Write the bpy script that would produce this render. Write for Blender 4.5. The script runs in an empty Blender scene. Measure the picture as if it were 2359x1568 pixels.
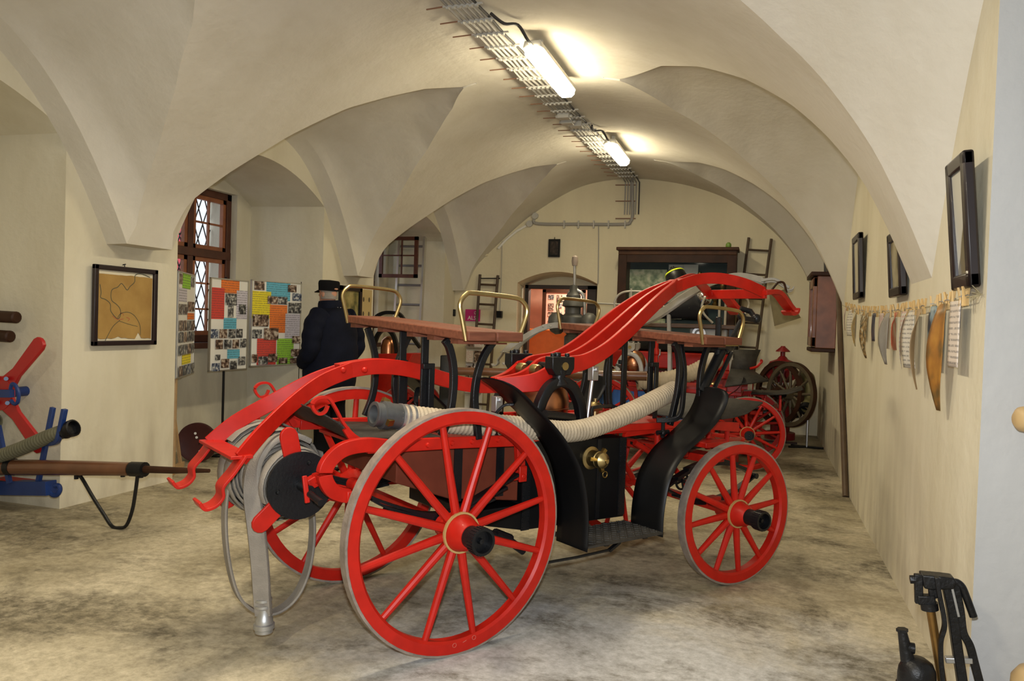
import bpy, bmesh, math, random
from math import sin, cos, pi, radians, sqrt
from mathutils import Vector, Matrix
random.seed(7)
S = bpy.context.scene
COL = S.collection
S.view_settings.view_transform = 'Standard'
S.view_settings.look = 'None'
S.view_settings.exposure = .28
try: S.cycles.use_denoising = True
except Exception: pass

# ------------------------------------------------------------------ materials
MATS = {}
def mat(name, col, rough=0.5, metal=0.0, var=0.0, vscale=8.0, bump=0.0, bscale=60.0, col2=None, emit=0.0, spec=0.5, stretch=None, coat=0.0):
    if name in MATS: return MATS[name]
    m = bpy.data.materials.new(name); m.use_nodes = True
    nt = m.node_tree; b = nt.nodes['Principled BSDF']
    c = (*col, 1)
    b.inputs['Base Color'].default_value = c
    b.inputs['Roughness'].default_value = rough
    b.inputs['Metallic'].default_value = metal
    b.inputs['Specular IOR Level'].default_value = spec
    b.inputs['Coat Weight'].default_value = coat
    tc = nt.nodes.new('ShaderNodeTexCoord')
    src = tc.outputs['Object']
    if stretch:
        mp = nt.nodes.new('ShaderNodeMapping'); mp.inputs['Scale'].default_value = stretch
        nt.links.new(src, mp.inputs['Vector']); src = mp.outputs['Vector']
    if var > 0 or col2:
        n = nt.nodes.new('ShaderNodeTexNoise'); n.inputs['Scale'].default_value = vscale; n.inputs['Detail'].default_value = 6
        nt.links.new(src, n.inputs['Vector'])
        r = nt.nodes.new('ShaderNodeValToRGB')
        r.color_ramp.elements[0].position = .35; r.color_ramp.elements[1].position = .68
        if col2: r.color_ramp.elements[0].color = (*col2, 1)
        else: r.color_ramp.elements[0].color = tuple(x*(1-var) for x in col)+(1,)
        r.color_ramp.elements[1].color = c
        nt.links.new(n.outputs['Fac'], r.inputs['Fac']); nt.links.new(r.outputs['Color'], b.inputs['Base Color'])
    if bump > 0:
        n2 = nt.nodes.new('ShaderNodeTexNoise'); n2.inputs['Scale'].default_value = bscale; n2.inputs['Detail'].default_value = 4
        nt.links.new(src, n2.inputs['Vector'])
        bp = nt.nodes.new('ShaderNodeBump'); bp.inputs['Strength'].default_value = bump; bp.inputs['Distance'].default_value = .01
        nt.links.new(n2.outputs['Fac'], bp.inputs['Height']); nt.links.new(bp.outputs['Normal'], b.inputs['Normal'])
    if emit > 0:
        b.inputs['Emission Color'].default_value = c; b.inputs['Emission Strength'].default_value = emit
    MATS[name] = m
    return m

RED = mat('red_paint', (.47, .012, .005), .42, spec=.28, var=.18, vscale=14, coat=.04)
REDD = mat('old_red_paint', (.40, .022, .018), .5, var=.3, vscale=10)
BLACK = mat('black_iron', (.006, .0065, .008), .38, spec=.35, var=.3, vscale=12, bump=.15, bscale=90)
BLACKM = mat('matt_black_sheet', (.0045, .0045, .005), .42, spec=.22, var=.35, vscale=5)
BLUE = mat('blue_paint', (.008, .036, .17), .42, var=.2)
BRASS = mat('brass', (.50, .38, .17), .36, 1.0, var=.3, vscale=9)
OLDBRASS = mat('dull_brass', (.42, .29, .10), .42, 1.0, var=.4, vscale=10)
COPPER = mat('copper', (.58, .25, .12), .3, 1.0, var=.25, vscale=6)
STEEL = mat('steel', (.55, .56, .57), .38, .85, var=.2)
GREYP = mat('grey_paint', (.42, .41, .39), .45, var=.15)
ALU = mat('aluminium', (.60, .58, .52), .4, .8)
CHROME = mat('chrome', (.85, .86, .88), .08, 1.0)
RUST = mat('grey_tyre_iron', (.30, .245, .20), .7, .2, var=.35, vscale=16, bump=.3, bscale=60)
SEAT = mat('bench_wood', (.18, .06, .032), .6, spec=.2, var=.35, vscale=7, stretch=(1, 6, 6))
CHESTW = mat('dark_red_wood', (.15, .032, .015), .65, spec=.2, var=.3, vscale=6)
POLEW = mat('brown_varnished_wood', (.16, .065, .03), .3, var=.35, vscale=5, coat=.3)
DARKW = mat('dark_brown_wood', (.05, .02, .010), .5, spec=.2, var=.4, vscale=6)
LADW = mat('weathered_ladder_wood', (.09, .055, .03), .6, var=.4)
HOSE = mat('canvas_hose', (.47, .385, .27), .85, var=.2, vscale=12, bump=.3, bscale=120)
HOSEG = mat('grey_canvas_hose', (.27, .24, .20), .9, var=.25, vscale=10, bump=.3, bscale=150)
HOSEO = mat('olive_hose', (.16, .155, .10), .85, var=.25)
RUBBERP = mat('worn_plate', (.05, .045, .038), .6, .3, var=.4, vscale=20, bump=.6, bscale=160)
WHITEP = mat('white_board', (.80, .79, .74), .6)
PLASTIC = mat('grey_plastic', (.5, .49, .45), .5)
PALEW = mat('pale_wood', (.55, .36, .18), .6, var=.2)
GILT = mat('ochre_trim', (.42, .27, .10), .5)

# ------------------------------------------------------------------ mesh builder
class MB:
    def __init__(s): s.v = []; s.f = []
    def add(s, vs, fs):
        o = len(s.v); s.v += [tuple(p) for p in vs]; s.f += [tuple(i+o for i in f) for f in fs]; return s
    def box(s, c, d, R=None):
        x, y, z = d[0]/2, d[1]/2, d[2]/2
        P = [Vector(p) for p in ((-x,-y,-z),(x,-y,-z),(x,y,-z),(-x,y,-z),(-x,-y,z),(x,-y,z),(x,y,z),(-x,y,z))]
        if R is not None: P = [R @ p for p in P]
        c = Vector(c)
        return s.add([p+c for p in P], [(0,3,2,1),(4,5,6,7),(0,1,5,4),(1,2,6,5),(2,3,7,6),(3,0,4,7)])
    def bbox(s, a, b):
        a = Vector(a); b = Vector(b)
        return s.box((a+b)/2, [abs(b[i]-a[i]) for i in range(3)])
    def bar(s, p, q, w, h, up=(0,0,1)):
        return s.sweep([p, q], [(-w/2,-h/2),(w/2,-h/2),(w/2,h/2),(-w/2,h/2)], up)
    def sweep(s, path, prof, up=(0,0,1), closed=False, cap=True, scales=None):
        P = [Vector(p) for p in path]; n = len(P); m = len(prof); up = Vector(up); vs = []; fs = []
        for i, p in enumerate(P):
            a = P[i-1] if (i > 0 or closed) else None; b = P[(i+1) % n] if (i < n-1 or closed) else None
            t = ((p-a).normalized() if a is not None else Vector()) + ((b-p).normalized() if b is not None else Vector())
            t = t.normalized() if t.length > 1e-9 else Vector((1,0,0))
            sd = t.cross(up)
            if sd.length < 1e-4: sd = t.cross(Vector((0.3,1,0.2)))
            sd.normalize(); u2 = sd.cross(t).normalized()
            k = scales[i] if scales else 1.0
            for (x, y) in prof: vs.append(p + sd*x*k + u2*y*k)
        for i in range(n if closed else n-1):
            j = (i+1) % n
            for e in range(m):
                g = (e+1) % m
                fs.append((i*m+e, i*m+g, j*m+g, j*m+e))
        if cap and not closed:
            fs.append(tuple(range(m-1,-1,-1))); fs.append(tuple((n-1)*m+e for e in range(m)))
        return s.add(vs, fs)
    def tube(s, path, r, n=8, closed=False, cap=True):
        P = [Vector(p) for p in path]
        rr = r if isinstance(r, (list, tuple)) else [r]*len(P)
        vs = []; fs = []; N = len(P)
        t0 = (P[1]-P[0]).normalized()
        a = Vector((0,0,1)) if abs(t0.z) < .9 else Vector((1,0,0))
        nrm = (a - t0*a.dot(t0)).normalized()
        for i, p in enumerate(P):
            A = P[i-1] if (i > 0 or closed) else p; B = P[(i+1) % N] if (i < N-1 or closed) else p
            t = (p-A).normalized() + (B-p).normalized()
            t = t.normalized() if t.length > 1e-9 else t0
            nrm = nrm - t*nrm.dot(t)
            if nrm.length < 1e-6: nrm = t.orthogonal()
            nrm.normalize(); bn = t.cross(nrm)
            for k in range(n):
                th = 2*pi*k/n; vs.append(p + (nrm*cos(th)+bn*sin(th))*rr[i])
        for i in range(N if closed else N-1):
            j = (i+1) % N
            for k in range(n):
                g = (k+1) % n; fs.append((i*n+k, i*n+g, j*n+g, j*n+k))
        if cap and not closed:
            fs.append(tuple(range(n-1,-1,-1))); fs.append(tuple((N-1)*n+k for k in range(n)))
        return s.add(vs, fs)
    def cyl(s, p, q, r, n=12, r2=None): return s.tube([p, q], [r, r if r2 is None else r2], n)
    def lathe(s, prof, o=(0,0,0), ax=(0,0,1), n=24, closed=False):
        o = Vector(o); ax = Vector(ax).normalized(); x = ax.orthogonal().normalized(); y = ax.cross(x)
        vs = []; fs = []; m = len(prof)
        for (r, z) in prof:
            r = max(r, 1e-4)
            for k in range(n):
                th = 2*pi*k/n; vs.append(o + ax*z + (x*cos(th)+y*sin(th))*r)
        for i in range(m if closed else m-1):
            j = (i+1) % m
            for k in range(n):
                g = (k+1) % n; fs.append((i*n+k, i*n+g, j*n+g, j*n+k))
        if not closed:
            if prof[0][0] > 2e-4: fs.append(tuple(range(n-1,-1,-1)))
            if prof[-1][0] > 2e-4: fs.append(tuple((m-1)*n+k for k in range(n)))
        return s.add(vs, fs)
    def ball(s, c, r, n=16, sq=(1,1,1)):
        m = n//2; vs = []; fs = []; c = Vector(c)
        for i in range(m+1):
            ph = pi*i/m; rr = max(sin(ph), 1e-3)
            for k in range(n):
                th = 2*pi*k/n
                vs.append(c + Vector((r*rr*cos(th)*sq[0], r*rr*sin(th)*sq[1], -r*cos(ph)*sq[2])))
        for i in range(m):
            for k in range(n):
                g = (k+1) % n; fs.append((i*n+k, i*n+g, (i+1)*n+g, (i+1)*n+k))
        fs.append(tuple(range(n-1,-1,-1))); fs.append(tuple(m*n+k for k in range(n)))
        return s.add(vs, fs)
    def prism(s, poly, o, ex, ey, th):
        """flat polygon (list of 2D) in plane o + ex*x + ey*y, thickness th along ex x ey (centred)"""
        o = Vector(o); ex = Vector(ex); ey = Vector(ey); nz = ex.cross(ey).normalized()
        a = [o+ex*x+ey*y-nz*th/2 for x, y in poly]; b = [p+nz*th for p in a]; n = len(poly)
        fs = [tuple(range(n-1,-1,-1)), tuple(range(n, 2*n))] + [(i, (i+1) % n, n+(i+1) % n, n+i) for i in range(n)]
        return s.add(a+b, fs)
    def ribbon(s, rows, th=0.0):
        """rows: list of lists of points (grid) -> sheet"""
        m = len(rows[0]); vs = [p for r in rows for p in r]
        fs = [(i*m+k, i*m+k+1, (i+1)*m+k+1, (i+1)*m+k) for i in range(len(rows)-1) for k in range(m-1)]
        return s.add(vs, fs)
    def build(s, name, m, parent=None, smooth=35, solid=0, bevel=0, subsurf=0):
        me = bpy.data.meshes.new(name); me.from_pydata([tuple(p) for p in s.v], [], s.f); me.update()
        bm = bmesh.new(); bm.from_mesh(me)
        bmesh.ops.recalc_face_normals(bm, faces=bm.faces); bm.to_mesh(me); bm.free()
        o = bpy.data.objects.new(name, me); COL.objects.link(o)
        if m is not None: me.materials.append(m)
        if parent is not None: o.parent = parent
        if smooth:
            me.shade_smooth(); me.set_sharp_from_angle(angle=radians(smooth))
        if solid:
            md = o.modifiers.new('solid', 'SOLIDIFY'); md.thickness = solid; md.offset = 0
        if bevel:
            md = o.modifiers.new('bevel', 'BEVEL'); md.width = bevel; md.segments = 2; md.limit_method = 'ANGLE'; md.angle_limit = radians(40)
        if subsurf:
            md = o.modifiers.new('sub', 'SUBSURF'); md.levels = subsurf; md.render_levels = subsurf
        return o

def tag(o, label=None, cat=None, group=None, kind=None):
    if label: o['label'] = label
    if cat: o['category'] = cat
    if group: o['group'] = group
    if kind: o['kind'] = kind
    return o
def empty(name, loc=(0,0,0), rz=0, label=None, cat=None, group=None):
    o = bpy.data.objects.new(name, None); COL.objects.link(o); o.empty_display_size = .1
    o.location = loc; o.rotation_euler = (0, 0, rz)
    return tag(o, label, cat, group)
def copy_tree(o, parent=None):
    c = o.copy(); COL.objects.link(c); c.parent = parent
    for ch in list(o.children): copy_tree(ch, c)
    return c
def struct(name, mb, m, **k):
    return tag(mb.build(name, m, **k), kind='structure')
def smoothpath(pts, k=6, closed=False):
    """Catmull-Rom through points"""
    P = [Vector(p) for p in pts]; n = len(P); out = []
    rng = n if closed else n-1
    for i in range(rng):
        if closed: p0, p1, p2, p3 = P[i-1], P[i], P[(i+1) % n], P[(i+2) % n]
        else: p0, p1, p2, p3 = P[max(i-1,0)], P[i], P[i+1], P[min(i+2,n-1)]
        for j in range(k):
            t = j/k
            out.append(.5*((2*p1)+(p2-p0)*t+(2*p0-5*p1+4*p2-p3)*t*t+(3*p1-p0-3*p2+p3)*t**3))
    if not closed: out.append(P[-1])
    return out
def rect(w, h): return [(-w/2,-h/2),(w/2,-h/2),(w/2,h/2),(-w/2,h/2)]
def lerp_tab(t, x):
    if x <= t[0][0]: return t[0][1]
    for (a, b), (c, d) in zip(t, t[1:]):
        if x <= c: return b+(d-b)*(x-a)/(c-a)
    return t[-1][1]

# ------------------------------------------------------------------ camera
CAMH = 1.6
F_PX = 1780.8
_psi, _pit, _rol = radians(17.895), radians(1.224), radians(1.85)
cF = Vector((-sin(_psi)*cos(_pit), cos(_psi)*cos(_pit), -sin(_pit)))
_R0 = Vector((cos(_psi), sin(_psi), 0)); _U0 = _R0.cross(cF)
cR = _R0*cos(_rol)+_U0*sin(_rol); cU = -_R0*sin(_rol)+_U0*cos(_rol)
cam = bpy.data.cameras.new('camera'); cam.sensor_width = 36; cam.lens = F_PX*36/2359; cam.clip_start = .05; cam.clip_end = 200
co = bpy.data.objects.new('camera', cam); COL.objects.link(co)
co.matrix_world = Matrix(((cR.x, cU.x, -cF.x, 0), (cR.y, cU.y, -cF.y, 0), (cR.z, cU.z, -cF.z, CAMH), (0,0,0,1)))
S.camera = co
# points on the real planes of the hall, read off along the camera's lines of sight
CC = Vector((0, 0, CAMH))
def _ray(x, y): return cF*F_PX + cR*(x-1179.5) - cU*(y-784)
def pX(x, y, X): d = _ray(x, y); return CC + d*(X/d.x)
def pY(x, y, Y): d = _ray(x, y); return CC + d*(Y/d.y)
def pZ(x, y, Z): d = _ray(x, y); return CC + d*((Z-CAMH)/d.z)
def pD(x, y, D): return CC + _ray(x, y)*(D/F_PX)
def thing(name, label, cat, loc=(0,0,0), rz=0, group=None): return empty(name, loc, rz, label, cat, group)
def loc_(e):
    """world point -> local point of an unparented empty"""
    M = Matrix.Translation(e.location) @ Matrix.Rotation(e.rotation_euler.z, 4, 'Z')
    I = M.inverted()
    return lambda p: I @ Vector(p)
def paper_mat(name, col, ink=(.05,.05,.06), scale=75, amt=.5):
    if name in MATS: return MATS[name]
    m = bpy.data.materials.new(name); m.use_nodes = True; nt = m.node_tree; b = nt.nodes['Principled BSDF']
    b.inputs['Roughness'].default_value = .8
    tc = nt.nodes.new('ShaderNodeTexCoord')
    wv = nt.nodes.new('ShaderNodeTexWave'); wv.bands_direction = 'Z'; wv.inputs['Scale'].default_value = scale/6.283*1.0; wv.inputs['Distortion'].default_value = 0
    nt.links.new(tc.outputs['Object'], wv.inputs['Vector'])
    r1 = nt.nodes.new('ShaderNodeValToRGB'); r1.color_ramp.elements[0].position = .62; r1.color_ramp.elements[1].position = .72
    nt.links.new(wv.outputs['Fac'], r1.inputs['Fac'])
    n = nt.nodes.new('ShaderNodeTexNoise'); n.inputs['Scale'].default_value = 55; nt.links.new(tc.outputs['Object'], n.inputs['Vector'])
    r2 = nt.nodes.new('ShaderNodeValToRGB'); r2.color_ramp.elements[0].position = .40; r2.color_ramp.elements[1].position = .46
    nt.links.new(n.outputs['Fac'], r2.inputs['Fac'])
    mu = nt.nodes.new('ShaderNodeMath'); mu.operation = 'MULTIPLY'; nt.links.new(r1.outputs['Color'], mu.inputs[0]); nt.links.new(r2.outputs['Color'], mu.inputs[1])
    m2 = nt.nodes.new('ShaderNodeMath'); m2.operation = 'MULTIPLY'; m2.inputs[1].default_value = amt; nt.links.new(mu.outputs[0], m2.inputs[0])
    mx = nt.nodes.new('ShaderNodeMixRGB'); mx.inputs['Color1'].default_value = (*col,1); mx.inputs['Color2'].default_value = (*ink,1)
    nt.links.new(m2.outputs[0], mx.inputs['Fac']); nt.links.new(mx.outputs['Color'], b.inputs['Base Color'])
    MATS[name] = m; return m
def photo_mat(name, cols, scale=22):
    if name in MATS: return MATS[name]
    m = bpy.data.materials.new(name); m.use_nodes = True; nt = m.node_tree; b = nt.nodes['Principled BSDF']
    b.inputs['Roughness'].default_value = .4
    tc = nt.nodes.new('ShaderNodeTexCoord'); n = nt.nodes.new('ShaderNodeTexNoise'); n.inputs['Scale'].default_value = scale; n.inputs['Detail'].default_value = 3
    nt.links.new(tc.outputs['Object'], n.inputs['Vector'])
    r = nt.nodes.new('ShaderNodeValToRGB'); e = r.color_ramp.elements
    e[0].position = .36; e[0].color = (*cols[0],1); e[1].position = .66; e[1].color = (*cols[-1],1)
    for i, c in enumerate(cols[1:-1]): q = e.new(.36+.3*(i+1)/(len(cols)-1)); q.color = (*c,1)
    nt.links.new(n.outputs['Fac'], r.inputs['Fac']); nt.links.new(r.outputs['Color'], b.inputs['Base Color'])
    MATS[name] = m; return m
def text(name, body, loc, ex, ez, size, m, par=None, ext=.001):
    cu = bpy.data.curves.new(name, 'FONT'); cu.body = body; cu.size = size; cu.align_x = 'CENTER'; cu.align_y = 'CENTER'; cu.extrude = ext
    t = bpy.data.objects.new(name, cu); COL.objects.link(t)
    me = bpy.data.meshes.new_from_object(t); bpy.data.objects.remove(t)
    ex = Vector(ex).normalized(); ez = Vector(ez).normalized(); n = ex.cross(ez)
    M = Matrix(((ex.x,ez.x,n.x,loc[0]),(ex.y,ez.y,n.y,loc[1]),(ex.z,ez.z,n.z,loc[2]),(0,0,0,1)))
    me.transform(M); me.materials.append(m)
    o = bpy.data.objects.new(name, me); COL.objects.link(o); o.parent = par; return o
# ------------------------------------------------------------------ room
XL, XR, YB, YF = -5.31, .88, 13.0, -4.0
XO = -6.40            # outer wall of the window bays
def plaster(name, base, alt, grime=None, wet=False):
    m = bpy.data.materials.new(name); m.use_nodes = True; nt = m.node_tree; b = nt.nodes['Principled BSDF']
    b.inputs['Roughness'].default_value = .9; b.inputs['Specular IOR Level'].default_value = .15
    tc = nt.nodes.new('ShaderNodeTexCoord')
    n = nt.nodes.new('ShaderNodeTexNoise'); n.inputs['Scale'].default_value = 1.1; n.inputs['Detail'].default_value = 7; n.inputs['Roughness'].default_value = .6
    mp = nt.nodes.new('ShaderNodeMapping'); mp.inputs['Scale'].default_value = (1.6, 1.6, .5)
    nt.links.new(tc.outputs['Object'], mp.inputs['Vector']); nt.links.new(mp.outputs['Vector'], n.inputs['Vector'])
    r = nt.nodes.new('ShaderNodeValToRGB'); r.color_ramp.elements[0].position = .35; r.color_ramp.elements[1].position = .62
    r.color_ramp.elements[0].color = (*alt, 1); r.color_ramp.elements[1].color = (*base, 1)
    nt.links.new(n.outputs['Fac'], r.inputs['Fac']); colout = r.outputs['Color']
    if grime:
        sx = nt.nodes.new('ShaderNodeSeparateXYZ'); nt.links.new(tc.outputs['Object'], sx.inputs[0])
        mr = nt.nodes.new('ShaderNodeMapRange'); mr.inputs['From Min'].default_value = 0; mr.inputs['From Max'].default_value = 1.1
        mr.inputs['To Min'].default_value = 1; mr.inputs['To Max'].default_value = 0
        nt.links.new(sx.outputs['Z'], mr.inputs['Value'])
        n3 = nt.nodes.new('ShaderNodeTexNoise'); n3.inputs['Scale'].default_value = 2.2; n3.inputs['Detail'].default_value = 8
        mp3 = nt.nodes.new('ShaderNodeMapping'); mp3.inputs['Scale'].default_value = (2.5, 2.5, .8)
        nt.links.new(tc.outputs['Object'], mp3.inputs['Vector']); nt.links.new(mp3.outputs['Vector'], n3.inputs['Vector'])
        r3 = nt.nodes.new('ShaderNodeValToRGB'); r3.color_ramp.elements[0].position = .42; r3.color_ramp.elements[1].position = .75
        nt.links.new(n3.outputs['Fac'], r3.inputs['Fac'])
        mu = nt.nodes.new('ShaderNodeMath'); mu.operation = 'MULTIPLY'; nt.links.new(mr.outputs['Result'], mu.inputs[0]); nt.links.new(r3.outputs['Color'], mu.inputs[1])
        mx = nt.nodes.new('ShaderNodeMixRGB'); mx.inputs['Color2'].default_value = (*grime, 1)
        nt.links.new(mu.outputs[0], mx.inputs['Fac']); nt.links.new(colout, mx.inputs['Color1']); colout = mx.outputs['Color']
    nt.links.new(colout, b.inputs['Base Color'])
    n2 = nt.nodes.new('ShaderNodeTexNoise'); n2.inputs['Scale'].default_value = 14; n2.inputs['Detail'].default_value = 8
    nt.links.new(tc.outputs['Object'], n2.inputs['Vector'])
    bp = nt.nodes.new('ShaderNodeBump'); bp.inputs['Strength'].default_value = .25; bp.inputs['Distance'].default_value = .02
    nt.links.new(n2.outputs['Fac'], bp.inputs['Height']); nt.links.new(bp.outputs['Normal'], b.inputs['Normal'])
    return m
WALLM = plaster('wall_plaster', (.71, .665, .53), (.63, .58, .44), grime=(.46, .41, .31))
CEILM = plaster('vault_plaster', (.69, .655, .575), (.63, .59, .50))
BACKM = plaster('back_wall_plaster', (.75, .685, .50), (.69, .625, .45), grime=(.5, .44, .34))

def floor_mat():
    m = bpy.data.materials.new('stained_concrete'); m.use_nodes = True; nt = m.node_tree; b = nt.nodes['Principled BSDF']
    b.inputs['Specular IOR Level'].default_value = .3
    tc = nt.nodes.new('ShaderNodeTexCoord')
    def noise(sc, det, scale=(1,1,1), dist=0.0, rg=.65):
        mp = nt.nodes.new('ShaderNodeMapping'); mp.inputs['Scale'].default_value = scale; mp.inputs['Rotation'].default_value = (0, 0, .3)
        nt.links.new(tc.outputs['Object'], mp.inputs['Vector'])
        n = nt.nodes.new('ShaderNodeTexNoise'); n.inputs['Scale'].default_value = sc; n.inputs['Detail'].default_value = det
        n.inputs['Roughness'].default_value = rg; n.inputs['Distortion'].default_value = dist
        nt.links.new(mp.outputs['Vector'], n.inputs['Vector']); return n
    def ramp(n, a, ca, c, cc):
        r = nt.nodes.new('ShaderNodeValToRGB'); r.color_ramp.elements[0].position = a; r.color_ramp.elements[1].position = c
        r.color_ramp.elements[0].color = ca; r.color_ramp.elements[1].color = cc
        nt.links.new(n.outputs['Fac'], r.inputs['Fac']); return r
    base = ramp(noise(.9, 9, dist=.5), .36, (.33, .285, .19, 1), .64, (.56, .50, .37, 1))
    # smoother grey repair patch in the middle of the hall, with a ragged edge
    vd = nt.nodes.new('ShaderNodeVectorMath'); vd.operation = 'DISTANCE'; vd.inputs[1].default_value = (-.55, 3.3, 0); nt.links.new(tc.outputs['Object'], vd.inputs[0])
    gn = noise(1.6, 8, dist=.4); ga = nt.nodes.new('ShaderNodeMath'); ga.operation = 'MULTIPLY_ADD'; ga.inputs[1].default_value = 2.2; nt.links.new(gn.outputs['Fac'], ga.inputs[0]); nt.links.new(vd.outputs['Value'], ga.inputs[2])
    gre = nt.nodes.new('ShaderNodeValToRGB'); gre.color_ramp.elements[0].position = .0; gre.color_ramp.elements[0].color = (1,1,1,1); gre.color_ramp.elements[1].position = 1.0; gre.color_ramp.elements[1].color = (0,0,0,1)
    gm = nt.nodes.new('ShaderNodeMapRange'); gm.inputs['From Min'].default_value = 1.9; gm.inputs['From Max'].default_value = 2.75; nt.links.new(ga.outputs[0], gm.inputs['Value']); nt.links.new(gm.outputs['Result'], gre.inputs['Fac'])
    mx0 = nt.nodes.new('ShaderNodeMixRGB'); mx0.inputs['Color2'].default_value = (.50, .495, .485, 1)
    nt.links.new(gre.outputs['Color'], mx0.inputs['Fac']); nt.links.new(base.outputs['Color'], mx0.inputs['Color1'])
    spk = ramp(noise(20, 12, rg=.78), .34, (.66, .65, .62, 1), .66, (1.2, 1.2, 1.2, 1))
    ms = nt.nodes.new('ShaderNodeMixRGB'); ms.blend_type = 'MULTIPLY'; ms.inputs['Fac'].default_value = 1
    nt.links.new(mx0.outputs['Color'], ms.inputs['Color1']); nt.links.new(spk.outputs['Color'], ms.inputs['Color2']); mx0 = ms
    st = ramp(noise(.95, 15, scale=(1.0, 1.5, 1), dist=.35, rg=.74), .475, (0, 0, 0, 1), .59, (1, 1, 1, 1))
    st2 = ramp(noise(14, 12, rg=.75), .38, (.25, .25, .25, 1), .58, (1, 1, 1, 1))
    mu = nt.nodes.new('ShaderNodeMath'); mu.operation = 'MULTIPLY'; nt.links.new(st.outputs['Color'], mu.inputs[0]); nt.links.new(st2.outputs['Color'], mu.inputs[1])
    mu2 = nt.nodes.new('ShaderNodeMath'); mu2.operation = 'MULTIPLY'; mu2.inputs[1].default_value = .9; nt.links.new(mu.outputs[0], mu2.inputs[0])
    mx = nt.nodes.new('ShaderNodeMixRGB'); mx.inputs['Color2'].default_value = (.105, .09, .06, 1)
    nt.links.new(mu2.outputs[0], mx.inputs['Fac']); nt.links.new(mx0.outputs['Color'], mx.inputs['Color1'])
    nt.links.new(mx.outputs['Color'], b.inputs['Base Color'])
    rr = ramp(noise(2, 6), .3, (.5, .5, .5, 1), .7, (.85, .85, .85, 1)); nt.links.new(rr.outputs['Color'], b.inputs['Roughness'])
    bp = nt.nodes.new('ShaderNodeBump'); bp.inputs['Strength'].default_value = .15; bp.inputs['Distance'].default_value = .01
    n2 = noise(25, 8); nt.links.new(n2.outputs['Fac'], bp.inputs['Height']); nt.links.new(bp.outputs['Normal'], b.inputs['Normal'])
    return m
fl = MB(); fl.add([(-7.5,YF-.5,0),(3.2,YF-.5,0),(3.2,17,0),(-7.5,17,0)], [(0,1,2,3)])
struct('floor', fl, floor_mat())

# --- barrel vault with lunettes
BX = [(-5.10,2.17),(-5.0,2.45),(-4.85,2.68),(-4.42,3.09),(-3.93,3.5),(-3.34,3.86),(-2.89,4.03),(-2.34,4.1),(-1.8,4.07),(-1.16,3.94),(-.54,3.69),(.07,3.24),(.47,2.77),(.70,2.35),(.88,1.93)]
_bp = smoothpath([(a,b,0) for a,b in BX], 12)
BXS = [(-5.31,2.165)]+[(p.x, p.y) for p in _bp]
def barrel(x): return lerp_tab(BXS, x)
HL = [(2.1,1.66),(2.3,1.74),(2.6,1.68),(2.9,1.5),(3.27,1.22),(3.59,.9),(3.76,.62),(3.9,.35),(4.0,.02),(4.2,0)]
HR = [(1.9,2.12),(2.5,2.08),(2.9,1.95),(3.2,1.78),(3.45,1.55),(3.7,1.15),(3.86,.75),(4.0,.03),(4.2,0)]
HR1 = [(1.9,2.28),(2.7,2.25),(3.26,2.15),(3.45,2.03),(3.66,1.7),(3.86,1.1),(4.02,.02),(4.2,0)]
HR3 = [(a, b*.76) for a, b in HR]
APL, APR = -2.86, -1.58
def half(tab, z): return max(lerp_tab(tab, z), 0)
LB = [(-4.3,HL),(-.4,HL),(3.5,HL),(7.4,HL),(11.2,HL)]
RB = [(-1.8,HR),(2.5,HR1),(7.5,HR),(11.3,HR3)]
ce = MB()
def vault_side(xs, bays, crown):
    def row(x):
        z = barrel(x); segs = []; y = YF
        for yc, tab in bays:
            h = half(tab, z)
            if yc-h > y: segs.append((y, yc-h, None))
            else: segs.append((y, y+1e-4, None))
            segs.append((max(yc-h, YF), yc+h, (yc, h))); y = yc+h
        segs.append((y, YB, None)); return z, segs
    rows = [row(x) for x in xs]; nseg = len(rows[0][1])
    for k in range(nseg):
        N = 28 if rows[0][1][k][2] else 10
        grid = []
        for x, (z, segs) in zip(xs, rows):
            a, b, l = segs[k]; r = []
            for i in range(N+1):
                y = a+(b-a)*i/N
                zz = z
                if l and l[1] > 1e-3:
                    uu = min(abs(y-l[0])/l[1], 1); zz = z + max(crown(x)-z, 0)*(1-uu**2.2)
                r.append((x, y, zz))
            grid.append(r)
        ce.ribbon(grid)
nl = 44
xsl = [XL, XL+.1, -5.105]+[-5.10+(APL+5.10)*(i/nl) for i in range(nl+1)]
crownL = lambda x: 3.67+.375*min(1, 1.45*(x-XL)/(APL-XL))**.85
vault_side(xsl, LB, crownL)
xsr = [XR+(APR-XR)*(i/nl) for i in range(nl+1)]
crownR = lambda x: 3.75+.30*min(1, 1.45*(x-XR)/(APR-XR))**.85
vault_side(xsr, RB, crownR)
ce.ribbon([[(APL+(APR-APL)*i/10, YF+(YB-YF)*j/20, barrel(APL+(APR-APL)*i/10)) for j in range(21)] for i in range(11)])
ceil = struct('ceiling', ce, CEILM, smooth=28)

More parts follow.
